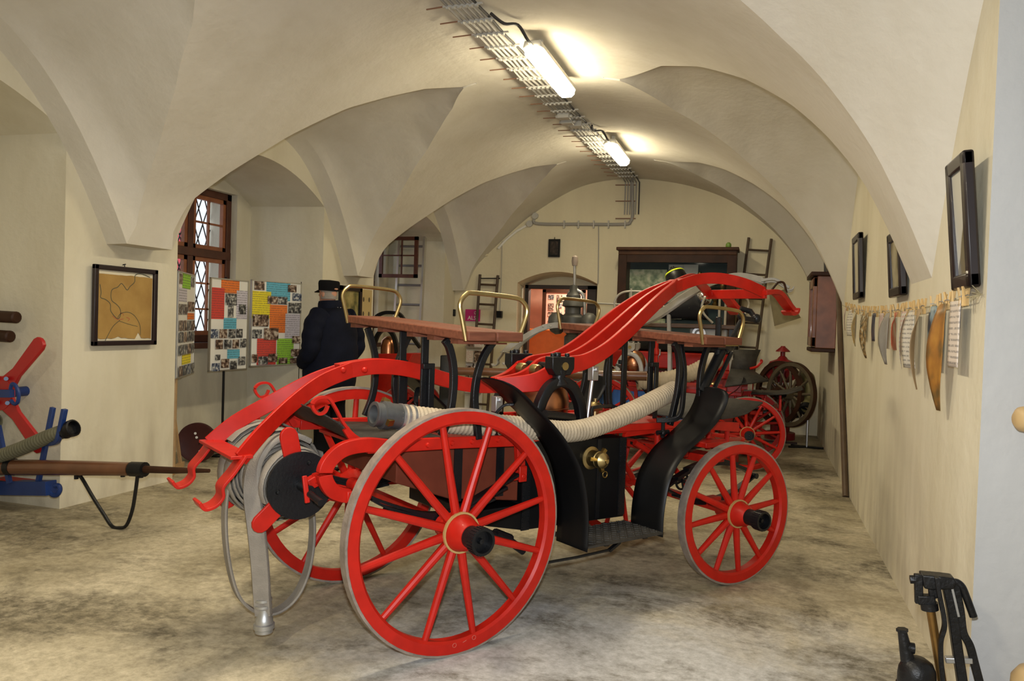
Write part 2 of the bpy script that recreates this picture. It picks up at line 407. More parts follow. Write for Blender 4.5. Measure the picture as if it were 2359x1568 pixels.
# --- left wall with arched window bays
NICH = [(-5.0,-3.6),(-1.73,.87),(2.15,4.77),(6.02,8.57),(9.92,12.5)]
def arch(y0, y1, y, zs=3.0, rise=.36): 
    t = (y-(y0+y1)/2)/((y1-y0)/2); return zs+rise*(1-t*t)
WIN = {3:(6.86,8.29,1.26,3.12), 4:(10.35,12.15,1.2,2.97)}
wl = MB()
def wquad(a,b,c,d): wl.add([a,b,c,d],[(0,1,2,3)])
yprev = YF
for ni, (y0, y1) in enumerate(NICH):
    y0 = max(y0, YF)
    wquad((XL,yprev,0),(XL,y0,0),(XL,y0,4.3),(XL,yprev,4.3))
    N = 24; ys = [y0+(y1-y0)*i/N for i in range(N+1)]
    for a, b in zip(ys, ys[1:]):
        za, zb = arch(y0,y1,a), arch(y0,y1,b)
        wquad((XL,a,za),(XL,b,zb),(XL,b,4.3),(XL,a,4.3))
        wquad((XO,a,za+.02),(XO,b,zb+.02),(XL,b,zb),(XL,a,za))
    for y in (y0, y1):
        z = arch(y0,y1,y); wquad((XL,y,0),(XO,y,0),(XO,y,z+.05),(XL,y,z+.03))
    if ni in WIN:
        a, b, c, d = WIN[ni]
        wquad((XO,y0,0),(XO,y1,0),(XO,y1,c),(XO,y0,c)); wquad((XO,y0,c),(XO,a,c),(XO,a,d),(XO,y0,d)); wquad((XO,b,c),(XO,y1,c),(XO,y1,d),(XO,b,d))
        wquad((XO,y0,d),(XO,y1,d),(XO,y1,3.6),(XO,y0,3.6))
        XW = XO-.45
        for q in (((XO,a,c),(XO,b,c),(XW,b,c),(XW,a,c)),((XO,a,d),(XO,b,d),(XW,b,d),(XW,a,d)),((XO,a,c),(XO,a,d),(XW,a,d),(XW,a,c)),((XO,b,c),(XO,b,d),(XW,b,d),(XW,b,c))): wquad(*q)
    else:
        wquad((XO,y0,0),(XO,y1,0),(XO,y1,3.6),(XO,y0,3.6))
    yprev = y1
wquad((XL,yprev,0),(XL,YB,0),(XL,YB,4.3),(XL,yprev,4.3))
struct('wall_left', wl, WALLM, smooth=0)

# --- right wall, with the opening nearest the camera
wr = MB()
YJ = 3.66
wr.add([(XR,YJ,0),(XR,YB,0),(XR,YB,4.3),(XR,YJ,4.3)],[(0,1,2,3)])
struct('wall_right', wr, WALLM, smooth=0)
JAMBM = plaster('white_jamb_plaster', (.50, .502, .50), (.46, .462, .46), grime=(.45, .45, .44))
wj = MB()
wj.add([(XR,YJ,0),(XR+1.6,YJ,0),(XR+1.6,YJ,4.3),(XR,YJ,4.3)],[(0,1,2,3)])
wj.add([(XR+1.6,YJ,0),(XR+1.6,YF,0),(XR+1.6,YF,4.3),(XR+1.6,YJ,4.3)],[(0,1,2,3)])
struct('wall_right_jamb', wj, JAMBM, smooth=0)
wt = MB(); wt.add([(XR,YF,4.3),(XR+1.6,YF,4.3),(XR+1.6,YJ,4.3),(XR,YJ,4.3)],[(0,1,2,3)])
struct('ceiling_recess', wt, CEILM, smooth=0)
wf = MB(); wf.add([(XO,YF,0),(XR+1.6,YF,0),(XR+1.6,YF,4.3),(XO,YF,4.3)],[(0,1,2,3)])
struct('wall_front', wf, WALLM, smooth=0)

# --- back wall with the arched doorway
DX0, DX1, DZS, DRISE = -4.13, -2.70, 2.33, .20      # niche
wb = MB()
def bq(*p): wb.add(p, [(0,1,2,3)])
bq((XL-.2,YB,0),(DX0,YB,0),(DX0,YB,4.4),(XL-.2,YB,4.4)); bq((DX1,YB,0),(XR+.2,YB,0),(XR+.2,YB,4.4),(DX1,YB,4.4))
N = 20; xs = [DX0+(DX1-DX0)*i/N for i in range(N+1)]
dz = lambda x: DZS+DRISE*(1-((x-(DX0+DX1)/2)/((DX1-DX0)/2))**2)
YD = YB+.45
for a, b in zip(xs, xs[1:]):
    bq((a,YB,dz(a)),(b,YB,dz(b)),(b,YB,4.4),(a,YB,4.4)); bq((a,YB,dz(a)),(b,YB,dz(b)),(b,YD,dz(b)-.06),(a,YD,dz(a)-.06))
for x in (DX0, DX1): bq((x,YB,0),(x,YD,0),(x,YD,dz(x)),(x,YB,dz(x)))
struct('wall_back', wb, BACKM, smooth=0)
# ------------------------------------------------------------------ the red hand pump carriage in front
HEAD = radians(54.0)
CO = Vector((-1.859, 3.819, 0))
cart = empty('fire_pump_carriage', CO, HEAD, 'red four-wheeled hand pump fire carriage standing nearest in the middle of the hall', 'fire carriage')
def L(u, v, z): return Vector((u, -v, z))
def LW(u, v, z): 
    c, s = cos(HEAD), sin(HEAD); return CO + Vector((u*c+v*s, u*s-v*c, z))

def wheel(name, parent, c, R, axis, n=12, rimw=.058, rimd=.062, mt=RED, tyre_m=RUST, hubl=.13, capm=BLACK, a0=0.1, ring=GILT, label=None, detail=True, spr=.021):
    """axis: unit vector pointing outwards"""
    ax = Vector(axis).normalized(); c = Vector(c)
    x = ax.orthogonal().normalized()
    if abs(ax.z) < .9: x = Vector((-ax.y, ax.x, 0)).normalized()
    y = ax.cross(x)
    b = MB(); Ro = R-.012; Ri = Ro-rimd
    b.lathe([(Ri, -rimw/2), (Ri+.006, -rimw/2), (Ro, -rimw/2), (Ro, rimw/2), (Ri+.012, rimw/2), (Ri, rimw/2-.012)], c, ax, 64, closed=True)
    w_ = b.build(name, mt, parent)
    if label: w_['label'] = label
    b = MB(); b.lathe([(Ro, -rimw/2-.003), (R, -rimw/2-.003), (R, rimw/2-.004), (Ro, rimw/2-.004)], c, ax, 64, closed=True)
    b.build('tyre', tyre_m, w_)['label'] = 'grey iron tyre'
    hr = R*.155 if R > .5 else R*.185
    b = MB(); b.lathe([(.0, -.13), (hr*.62, -.13), (hr*.75, -.08), (hr, -.03), (hr, .03), (hr*.92, .045), (hr*.8, .09), (hr*.62, .115), (0, .115)], c, ax, 28)
    b.build('hub', mt, w_)
    if detail:
        b = MB(); b.lathe([(hr*.98, .022), (hr*1.08, .022), (hr*1.08, .036), (hr*.98, .036)], c, ax, 28, closed=True); b.build('hub_ring', ring, w_)
    cr = .058 if R > .5 else .054
    b = MB(); b.lathe([(0, .09), (cr*.92, .09), (cr*.92, .09+hubl*.6), (cr*1.1, .09+hubl*.6), (cr*1.1, .09+hubl), (cr*.88, .09+hubl), (cr*.85, .09+hubl*.75), (cr*.25, .09+hubl*.75), (cr*.2, .09+hubl*.9), (0, .09+hubl*.92)], c, ax, 32)
    if detail:
        for k in range(26):
            th = 2*pi*k/26; d = x*cos(th)+y*sin(th)
            b.bar(c+d*cr*1.1+ax*(.09+hubl*.64), c+d*cr*1.1+ax*(.09+hubl*.96), .006, .006, d)
    b.build('hub_cap', capm, w_)
    for k in range(n):
        th = 2*pi*k/n + a0; d = x*cos(th)+y*sin(th)
        s = MB(); s.tube([c+d*hr*.9+ax*.002, c+d*(hr+.1)+ax*.0, c+d*(Ri+.005)], [spr*1.12, spr, spr*.78], 10); s.build('spoke', mt, w_)
    return w_

RRr, RFr = .594, .450
nw_ = wheel('wheel', cart, L(0,.62,RRr), RRr, L(0,1,0), a0=.20)
for mu_, mz_ in ((-.019,.062),(.092,.076)):
    b = MB(); b.tube([L(mu_+.010*cos(2*pi*k/16), .6495, mz_-.008+.010*sin(2*pi*k/16)) for k in range(16)], .0014, 5, closed=True); b.build('stamped_ring', mat('worn_mark', (.50,.11,.08), .6), nw_)
b = MB(); b.bar(L(.028,.6495,.058), L(.048,.6495,.064), .003, .002, (0,1,0)); b.build('stamped_dash', mat('worn_mark', (.50,.11,.08), .6), nw_)
wheel('wheel', cart, L(0,-.62,RRr), RRr, L(0,-1,0), a0=.05)
nf = Vector((-.122,-.993,0)); nearF = Vector((2.048,-.69,RFr))
wheel('wheel', cart, nearF-nf*.03, RFr, nf, a0=.12, hubl=.15)
wheel('wheel', cart, nearF-nf*1.24, RFr, -nf, a0=.3, hubl=.15)

# axles
b = MB(); b.bar(L(0,-.6,RRr), L(0,.6,RRr), .05, .05); b.build('rear_axle', RED, cart, bevel=.005)
b = MB(); b.bar(nearF-nf*.08, nearF-nf*1.18, .05, .05); b.build('front_axle', RED, cart, bevel=.005)

# ---- rocking beam: three bowed leaves, forked ends, hooks
beam = empty('rocking_beam', (0,0,0)); beam.parent = cart
core = [(.62,1.235),(.78,1.25),(.94,1.33),(1.12,1.40),(1.35,1.46),(1.52,1.555),(1.75,1.70),(1.95,1.82),(2.15,1.91)]
core = [(.62,1.235),(.80,1.255),(.90,1.29),(.97,1.335),(1.08,1.36),(1.20,1.385),(1.36,1.455),(1.55,1.575),(1.75,1.71),(1.95,1.825),(2.15,1.91)]
for s in (-1, 0, 1):
    path = []
    for i, q in enumerate(smoothpath([(a, 0, b_) for a, b_ in core], 5)):
        t = (q.x-.62)/(2.15-.62); bow = .135*max(0, sin(pi*min(1, t*1.02)))**.7
        if q.x < .94: bow = .135*max(0, sin(pi/2*(q.x-.62)/.32))**1.1
        path.append(L(q.x, s*(.022+bow), q.z))
    sc = []
    b = MB()
    P = path; n = len(P); vs = []; fs = []
    for i, q in enumerate(P):
        u = q.x; h = .092 + .035*math.exp(-((u-.95)/.16)**2)
        t = (P[min(i+1,n-1)]-P[max(i-1,0)]).normalized(); sd = t.cross(Vector((0,0,1))).normalized(); up = sd.cross(t)
        for (a, c_) in ((-.014,-h/2),(.014,-h/2),(.014,h/2),(-.014,h/2)): vs.append(q+sd*a+up*c_)
    for i in range(n-1):
        for e in range(4): fs.append((i*4+e, i*4+(e+1)%4, i*4+4+(e+1)%4, i*4+4+e))
    fs += [(3,2,1,0), tuple(n*4-4+e for e in range(4))]
    b.add(vs, fs); lf = b.build('beam_leaf', RED, beam, bevel=.004)
    if s <= 0:
        b = MB(); b.lathe([(0,-.02),(.04,-.02),(.04,.02),(.034,.035),(0,.042)], L(.90, s*.135+.03, 1.32), L(0,1,0), 20); b.build('pivot_boss', BRASS, lf)
def flat(path, w, h, name, m, par, smooth=6, up=(0,0,1), bevel=.003):
    b = MB(); b.sweep(smoothpath(path, smooth), rect(w, h), up); return b.build(name, m, par, bevel=bevel)
flat([L(.70,0,1.235),L(.5,0,1.235),L(.32,0,1.262),(L(.04,0,1.333)),L(-.17,0,1.352),L(-.37,0,1.325)], .075, .082, 'beam_bar', RED, beam)
flat([L(2.08,0,1.88),L(2.22,0,1.925)], .075, .082, 'beam_bar', RED, beam, 2)
for s in (-1, 1):
    flat([L(-.30,s*.028,1.338),L(-.48,s*.055,1.275),L(-.66,s*.115,1.17),L(-.82,s*.20,1.06),L(-.93,s*.245,.955)], .018, .08, 'fork_prong', RED, beam)
    # hook for the pumping pole
    flat([L(-.92,s*.25,.972),L(-.97,s*.25,.90),L(-1.015,s*.25,.845),L(-1.015,s*.25,.80),L(-1.045,s*.25,.765),L(-1.09,s*.25,.755),L(-1.115,s*.25,.79)], .014, .105, 'hook', RED, beam, 5, up=(0,1,0))
    flat([L(2.18,s*.028,1.915),L(2.35,s*.055,1.965),L(2.50,s*.12,1.975),L(2.66,s*.2,1.945),L(2.82,s*.25,1.89)], .018, .08, 'fork_prong', RED, beam)
    flat([L(2.80,s*.25,1.885),L(2.92,s*.25,1.90),L(3.0,s*.25,1.885),L(3.10,s*.25,1.815),L(3.16,s*.25,1.775)], .085, .035, 'hook_arm', RED, beam, 5, up=(0,0,1))
    flat([L(3.10,s*.25,1.765),L(3.14,s*.25,1.74),L(3.20,s*.25,1.755),L(3.215,s*.25,1.79)], .085, .018, 'hook', RED, beam, 5, up=(0,0,1))
b = MB(); b.bar(L(-.93,-.27,.965), L(-.93,.27,.965), .10, .016); b.build('crossbar', RED, beam, bevel=.003)
b = MB(); b.bar(L(2.82,-.27,1.88), L(2.82,.27,1.88), .03, .07); b.build('crossbar', RED, beam, bevel=.003)
for u_ in (-.36,-.24):
    b = MB(); b.lathe([(0,0),(.016,0),(.016,.006),(.010,.014),(0,.015)], L(u_,.041,1.335), L(0,1,0), 12); b.build('rivet', RED, beam)

# ---- A-frames with pivot blocks
for s in (-1, 1):
    v_ = s*.205
    fr = MB()
    arch_ = [L(.80,v_,.97),L(.79,v_,1.06),L(.81,v_,1.15),L(.87,v_,1.235),L(.955,v_,1.265),L(1.04,v_,1.235),L(1.10,v_,1.15),L(1.125,v_,1.06),L(1.13,v_,.95)]
    fr.sweep(smoothpath(arch_, 5), [(-.03,-.024),(-.018,-.032),(.018,-.032),(.03,-.024),(.03,.024),(.018,.032),(-.018,.032),(-.03,.024)], (0,1,0))
    fr.tube([L(.945,v_,1.25), L(.94,v_,1.285), L(.945,v_,1.335)], [.055,.036,.046], 12)
    a = fr.build('pivot_frame', BLACK, cart)
    b = MB(); b.prism([(-.085,.05),(-.085,-.02),(-.055,-.06),(.055,-.06),(.085,-.02),(.085,.05)], L(.945,v_,1.365), (1,0,0), (0,0,1), .075)
    for du in (-.055,.055): b.cyl(L(.945+du,v_,1.41), L(.945+du,v_,1.435), .017, 6)
    b.cyl(L(.925,v_,1.41), L(.925,v_,1.44), .022, 8)
    b.build('pivot_block', BLACK, a, bevel=.006)
    b = MB(); b.cyl(L(.955,v_+s*.035,1.36), L(.955,v_+s*.043,1.36), .024, 20); b.build('pivot_pin', BRASS, a)
b = MB(); b.cyl(L(.945,-.2,1.355), L(.945,.2,1.355), .02, 12); b.build('pivot_shaft', BLACK, cart)

# ---- copper air vessel
b = MB(); b.lathe([(0,1.315),(.05,1.31),(.11,1.28),(.152,1.22),(.168,1.15),(.168,1.09),(.150,1.02),(.115,.96),(.09,.93),(0,.93)], L(.98,0,0), (0,0,1), 36)
vs_ = b.build('air_vessel', COPPER, cart, smooth=60); vs_['label'] = 'copper dome between the pivot frames'
b = MB(); b.lathe([(.169,1.085),(.173,1.09),(.173,1.094),(.169,1.098)], L(.98,0,0), (0,0,1), 36, closed=True); b.build('seam', COPPER, vs_)
b = MB(); b.lathe([(0,.93),(.10,.93),(.10,.97),(.085,.985),(0,.985)], L(.98,.0,0), (0,0,1), 24); b.build('collar', BRASS, vs_)
for u_ in (.62, 1.30):     # pump rods with forked heads
    zt = 1.19 if u_ < 1 else 1.36
    b = MB(); b.cyl(L(u_,.06,.95), L(u_-.02 if u_ < 1 else u_+.04,.06,zt-.09), .013, 10)
    b.box(L(u_-.02 if u_ < 1 else u_+.045,.06,zt-.06), (.05,.05,.09)); b.cyl(L(u_-.02 if u_ < 1 else u_+.045,.02,zt-.035), L(u_-.02 if u_ < 1 else u_+.045,.10,zt-.035), .012, 10)
    b.build('pump_rod', STEEL, cart, bevel=.004)['label'] = 'bright steel pump rod'
for u_ in (.70, 1.26):
    b = MB(); b.cyl(L(u_,0,.90), L(u_,0,1.02), .085, 24); b.build('pump_cylinder', BRASS, cart)

# ---- chassis
for s in (-1, 1):
    b = MB(); b.sweep([L(-.40,s*.43,1.0), L(.10,s*.43,.99), L(.50,s*.43,.975)], rect(.03,.06)); 
    rl = b.build('frame_rail', RED, cart, bevel=.004)
    for u_ in (-.2,-.08,.06,.18,.34):
        q = MB(); q.lathe([(0,0),(.014,0),(.010,.012),(0,.013)], L(u_,s*.445,.99), L(0,s,0), 10); q.build('bolt', RED, rl)
    sc = flat([L(-.30,s*.45,1.0),L(-.42,s*.45,1.015),L(-.53,s*.45,1.0),L(-.60,s*.45,.945),L(-.615,s*.45,.88),L(-.575,s*.45,.815),L(-.50,s*.45,.785)], .042, .066, 'scroll_iron', RED, cart, 6, up=(0,1,0) if False else (0,0,1))
    b = MB(); b.box(L(-.47,s*.45,.785), (.09,.06,.05)); b.cyl(L(-.46,s*.40,.83), L(-.46,s*.50,.83), .03, 14); b.build('shackle', RED, cart, bevel=.006)
    sp = MB()
    base = [(-.47,.83),(-.36,.755),(-.13,.665),(.02,.645),(.13,.665),(.31,.735),(.47,.80)]
    for k in range(5):
        f = 1-k*.17
        pts = [L(.02+(a-.02)*f, s*.45, .645-.013*k+(z_-.645)*f*f) for a, z_ in base]
        sp.sweep(smoothpath(pts, 4), rect(.055,.0125), (0,0,1))
    sp.build('leaf_spring', BLACK, cart)
    b = MB(); b.bar(L(.475,s*.45,1.0), L(.49,s*.45,.83), .035, .05, (1,0,0)); b.box(L(.49,s*.425,.80),(.05,.014,.08)); b.box(L(.49,s*.475,.80),(.05,.014,.08)); b.box(L(.49,s*.45,.835),(.05,.06,.02)); b.cyl(L(.49,s*.41,.79),L(.49,s*.49,.79),.014,10)
    b.build('spring_hanger', RED, cart, bevel=.004)
    b = MB(); b.box(L(.02,s*.45,.615),(.10,.075,.03)); b.build('axle_clamp', RED, cart, bevel=.004)
# wooden tool chest
b = MB(); b.prism([(-.19,.955),(-.19,.79),(.12,.68),(.57,.62),(.57,.955)], L(0,0,0), (1,0,0), (0,0,1), .66)
ch = b.build('tool_chest', CHESTW, cart, bevel=.006)
for u_ in (.17,.44):
    for s in (-1,1):
        b = MB(); b.bar(L(u_,s*.334,.66), L(u_,s*.334,.955), .05, .006, (0,1,0)); b.build('iron_strap', BLACK, ch)
b = MB(); b.prism([(.26,.60),(.26,.53),(.60,.455),(1.375,.44),(1.375,.93),(.585,.955),(.585,.60)], L(0,0,0), (1,0,0), (0,0,1), .70)
tk = b.build('water_tank', BLACKM, cart, bevel=.006)
for u_ in (.61,1.345,1.15):
    for q in (-1,1):
        if u_ == 1.15 and q < 0: continue
        b = MB(); b.bar(L(u_,q*.352,.455), L(u_,q*.352,.93), .055 if u_ != 1.15 else .03, .006, (0,1,0)); st_ = b.build('angle_strip', BLACK, tk)
        if q > 0 and u_ != 1.15:
            for du in (-.02,.02):
                for k in range(16): b = MB(); b.ball(L(u_+du,.356,.47+k*.029), .0045, 6); b.build('rivet', BLACK, st_)
# deck, red top rails
b = MB(); b.bbox(L(-.30,-.40,.955), L(.58,.40,.975)); b.build('rear_deck', RED, cart, bevel=.004)
b = MB(); b.prism([(-.40,1.085),(-.13,.985),(-.10,.97),(-.40,.97)], L(0,0,0), (1,0,0), (0,0,1), .78) if False else None
for s in (-1,1):
    b = MB(); b.sweep([L(.58,s*.36,.965), L(.9,s*.36,1.0), L(1.4,s*.36,.99), L(1.9,s*.36,.985)], rect(.03,.045)); b.build('top_rail', RED, cart, bevel=.004)
b = MB(); b.bbox(L(1.12,-.35,.955), L(1.9,.35,1.0)); b.build('cistern_lid', RED, cart, bevel=.006)
b = MB(); b.prism([(1.14,.99),(1.14,1.05),(1.40,1.005),(1.40,.99)], L(0,.34,0), (1,0,0), (0,0,1), .012); b.build('grey_side_plate', STEEL, cart)
b = MB(); b.lathe([(0,0),(.058,0),(.058,.03),(.052,.034),(.052,.04),(.058,.044),(.058,.07),(.05,.075),(0,.075)], L(1.34,.26,1.0), (0,0,1), 24); b.build('filler_cap', BRASS, cart)
b = MB(); b.lathe([(0,0),(.028,0),(.028,.04),(.05,.045),(.05,.075),(.03,.095),(.012,.10),(.012,.12),(0,.12)], L(1.5,-.08,1.0), (0,0,1), 20); b.build('filler_cap', BRASS, cart)
flat([L(1.10,.33,.98),L(1.10,.33,1.10),L(1.13,.33,1.12),L(1.28,.30,1.12)], .018, .018, 'valve_lever', BLACK, cart, 4)
b = MB(); b.cyl(L(.72,.36,1.10), L(.98,.30,1.06), .024, 12); b.build('lever_grip', BLACK, cart)
b = MB(); b.lathe([(0,0),(.022,0),(.022,.05),(.03,.05),(.03,.075),(0,.075)], L(.90,.30,.96), (0,0,1), 18); b.build('nut', BRASS, cart)
# front frame (tapering sides), bolster, fifth wheel
for s in (-1,1):
    b = MB(); b.prism([(1.36,.945),(1.36,.93),(1.95,.955),(2.46,.90),(2.46,.965),(1.9,1.01),(1.40,.985)], L(0,s*.34,0), (1,0,0), (0,0,1), .025); b.build('front_rail', RED, cart)
    el = MB()
    for sg in (1,-1):
        for k in range(3):
            f = 1-.22*k
            pts = [L(2.10+a*f, s*.42, .60+sg*(.12*(1-(a/.45)**2)-.013*k*sg*0+.013*k)*1.0) for a in (-.45,-.3,-.15,0,.15,.3,.45)]
            pts = [L(2.10+a*f, s*.42, .60+sg*(.115*(1-(a*f/.45)**2)+.012*k)) for a in (-.45,-.3,-.15,0,.15,.3,.45)]
            el.sweep(smoothpath(pts, 3), rect(.05,.012))
    for a in (-.45,.45): el.cyl(L(2.10+a,s*.42-.03,.60), L(2.10+a,s*.42+.03,.60), .02, 10)
    el.build('elliptic_spring', BLACK, cart)
    b = MB(); b.box(L(2.10,s*.42,.475), (.14,.07,.05)); b.build('spring_block', RED, cart, bevel=.004)
    b = MB(); b.tube([L(1.85,s*.30,.86), L(2.35,s*.30,.84), L(2.75,s*.12,.80), L(2.92,s*.02,.78)], .017, 8); b.build('draw_rod', RED, cart)
b = MB()
b.bar(L(2.10,-.46,.755), L(2.10,.46,.755), .16, .05); b.bar(L(1.86,-.40,.80), L(1.86,.40,.80), .06, .05); b.bar(L(2.34,-.40,.80), L(2.34,.40,.80), .06, .05)
b.bar(L(2.10,-.46,.85), L(2.10,.46,.85), .22, .035); b.build('bolster', RED, cart, bevel=.005)
b = MB(); b.lathe([(.24,.795),(.28,.795),(.28,.815),(.24,.815)], L(2.10,0,0), (0,0,1), 40, closed=True); b.build('turntable_ring', BLACK, cart)
for u_, v_ in ((1.72,.28),(1.82,.28),(2.0,.28),(2.2,.3),(2.4,.3)):
    for s in (-1,1):
        b = MB(); b.cyl(L(u_,s*v_,.79), L(u_,s*v_,.95), .018, 10); b.build('pillar', RED, cart)
for s in (-1,1):
    b = MB(); b.tube([L(1.6,s*.2,.86), L(1.9,s*.25,.70), L(2.08,s*.28,.50)], .02, 8); b.build('brace', RED, cart)
# tow loop
b = MB(); b.tube([L(2.90+.05*cos(t),.05*sin(t),.775) for t in [2*pi*k/20 for k in range(20)]], .014, 8, closed=True); b.build('tow_loop', RED, cart)
# hand wheel and brake linkage
hw = MB(); hw.tube([L(1.86+.055*cos(t), .38, .62+.055*sin(t)) for t in [2*pi*k/24 for k in range(24)]], .008, 8, closed=True)
for k in range(4):
    t = pi/2*k+.3; hw.bar(L(1.86,.38,.62), L(1.86+.055*cos(t),.38,.62+.055*sin(t)), .012, .008, (0,1,0))
hw.cyl(L(1.86,.36,.62), L(1.86,.40,.62), .014, 10)
hw.cyl(L(1.86,.20,.62), L(1.86,.37,.62), .008, 8); hw.bar(L(1.86,.21,.60), L(1.86,.21,.80), .02, .012, (0,1,0)); hw.build('hand_wheel', BLACK, cart)
b = MB(); b.tube([L(.12,.50,.58), L(.40,.50,.46), L(.48,.52,.40)], .022, 10); b.cyl(L(.30,.50,.51), L(.40,.50,.465), .032, 10); b.build('brake_beam', BLACK, cart)
b = MB(); b.tube([L(.50,.58,.34), L(.8,.58,.335), L(1.06,.58,.34)], .008, 8); b.bar(L(1.04,.58,.335), L(1.12,.58,.375), .025, .014); b.bar(L(1.12,.58,.375), L(1.14,.55,.43), .02, .014); b.build('brake_rod', BLACK, cart)

# ---- rear footboard (curled plate) with two lamp rings
b = MB(); prof = [(-.60,1.165),(-.52,1.12),(-.44,1.05),(-.38,1.02),(-.25,1.01),(-.05,1.0),(.1,.995)]
b.ribbon([[L(q.x, v_, q.z + .012*sin(6*v_+q.x*8)*(1 if q.x < -.3 else .2)) for v_ in (-.40,-.25,-.1,.05,.2,.33,.40)] for q in smoothpath([(a,0,z_) for a, z_ in prof], 4)])
b.build('footboard', RUBBERP, cart, solid=.006)
for s in (-1,1):
    pts = [L(-.30,s*.405,1.02),L(-.42,s*.405,1.035),L(-.50,s*.405,1.10),L(-.555,s*.405,1.19),L(-.59,s*.405,1.235),L(-.64,s*.405,1.235),L(-.665,s*.405,1.205),L(-.64,s*.405,1.165),L(-.605,s*.405,1.17),L(-.59,s*.405,1.20)]
    flat(pts, .022, .012, 'ring_hook', RED, cart, 5, up=(0,0,1), bevel=0)
    b = MB(); b.bar(L(-.50,s*.405,1.09), L(-.44,s*.405,1.0), .03, .02, (0,1,0)); b.build('hook_bracket', RED, cart)

# ---- benches
def bench(u0, u1, zb):
    t = lambda v_, z_: z_-.045*v_
    bn = MB(); 
    for k in range(2):
        ua = u0+(u1-u0)*(k*.5)+.004; ub = u0+(u1-u0)*(k*.5+.5)-.004
        for dz, ww in ((0, .70),):
            bn.add([L(ua,-ww,t(-ww,zb)), L(ub,-ww,t(-ww,zb)), L(ub,ww,t(ww,zb)), L(ua,ww,t(ww,zb)), L(ua,-ww,t(-ww,zb+.045)), L(ub,-ww,t(-ww,zb+.045)), L(ub,ww,t(ww,zb+.045)), L(ua,ww,t(ww,zb+.045))],
                   [(0,3,2,1),(4,5,6,7),(0,1,5,4),(1,2,6,5),(2,3,7,6),(3,0,4,7)])
    be = bn.build('bench', SEAT, cart, bevel=.006)
    for v_ in (-.62,-.25,.1,.32,.55):
        q = MB(); q.bar(L(u0+.02,v_,t(v_,zb-.012)), L(u1-.02,v_,t(v_,zb-.012)), .07, .026); q.build('batten', SEAT, be)
    for s in (-1,1):
        vv = s*.67
        pts = [L(u0+.01,vv,t(vv,zb+.0)),L(u0-.015,vv,t(vv,zb+.10)),L(u0-.03,vv,t(vv,zb+.17)),L(u0+.0,vv,t(vv,zb+.215)),L(u0+.05,vv,t(vv,zb+.226)),L(u1-.05,vv,t(vv,zb+.215)),L(u1+.01,vv,t(vv,zb+.195)),L(u1+.035,vv,t(vv,zb+.15)),L(u1+.015,vv,t(vv,zb+.08)),L(u1-.02,vv,t(vv,zb-.002))]
        q = MB(); q.tube(smoothpath(pts, 5), .0115, 10); q.bar(L(u1-.02,vv,t(vv,zb-.005)), L(u1-.14,vv,t(vv,zb-.005)), .02, .006); q.build('arm_rail', BRASS, be)
    return be
bench(-.03, .30, 1.545); bench(1.66, 2.01, 1.545)
def leg(pts, w=.035, h=.02, name='bench_leg', up=(0,1,0)):
    return flat(pts, w, h, name, BLACK, cart, 5, up=up)
for s in (-1,1):
    v_ = s*.44; dz = -.045*v_
    leg([L(.0,v_,1.53+dz),L(.03,v_,1.47),L(.055,v_,1.38),L(.06,v_,1.27),L(.045,v_,1.15),L(.0,v_,1.03)], .035, .03)
    leg([L(.30,v_,1.53+dz),L(.24,v_,1.43),L(.20,v_,1.32),L(.19,v_,1.2),L(.21,v_,1.08),L(.22,v_,1.0)], .035, .03)
    leg([L(1.67,v_,1.53+dz),L(1.71,v_,1.45),L(1.73,v_,1.35),L(1.72,v_,1.22),L(1.69,v_,1.10),L(1.66,v_,1.0)], .035, .03)
    leg([L(2.0,v_,1.53+dz),L(1.96,v_,1.42),L(1.93,v_,1.30),L(1.93,v_,1.15),L(1.95,v_,.99)], .035, .03)
    # flat guide bars beside the beam, with slotted brackets
    for uu, zl in ((.07,1.0),(1.80,1.03)):
        b = MB(); b.bar(L(uu,s*.125,zl), L(uu,s*.125,1.54), .042, .018, (0,1,0)); g = b.build('beam_guide', BLACK, cart, bevel=.003)
        b = MB(); b.box(L(uu-.0,s*.148,1.36), (.05,.03,.03)); b.bar(L(uu+.03,s*.15,1.0), L(uu+.03,s*.15,1.375), .035, .014, (0,1,0)); b.build('guide_bracket', BLACK, g, bevel=.003)
leg([L(1.78,.40,1.50),L(1.775,.44,1.35),L(1.74,.47,1.2),L(1.70,.49,1.08),L(1.66,.47,1.04),L(1.58,.40,1.03)], .03, .022, 'hose_stay')
leg([L(1.66,-.12,1.50),L(1.665,-.12,1.12),L(1.70,-.10,1.05),L(1.86,-.06,1.03)], .03, .022, 'hose_stay')
b = MB(); b.cyl(L(1.62,.42,.92), L(1.62,.42,1.05), .012, 8); b.cyl(L(1.57,.42,.955), L(1.67,.42,.955), .014, 8); b.ball(L(1.62,.42,.95), .022, 10); b.build('wing_screw', BLACK, cart)

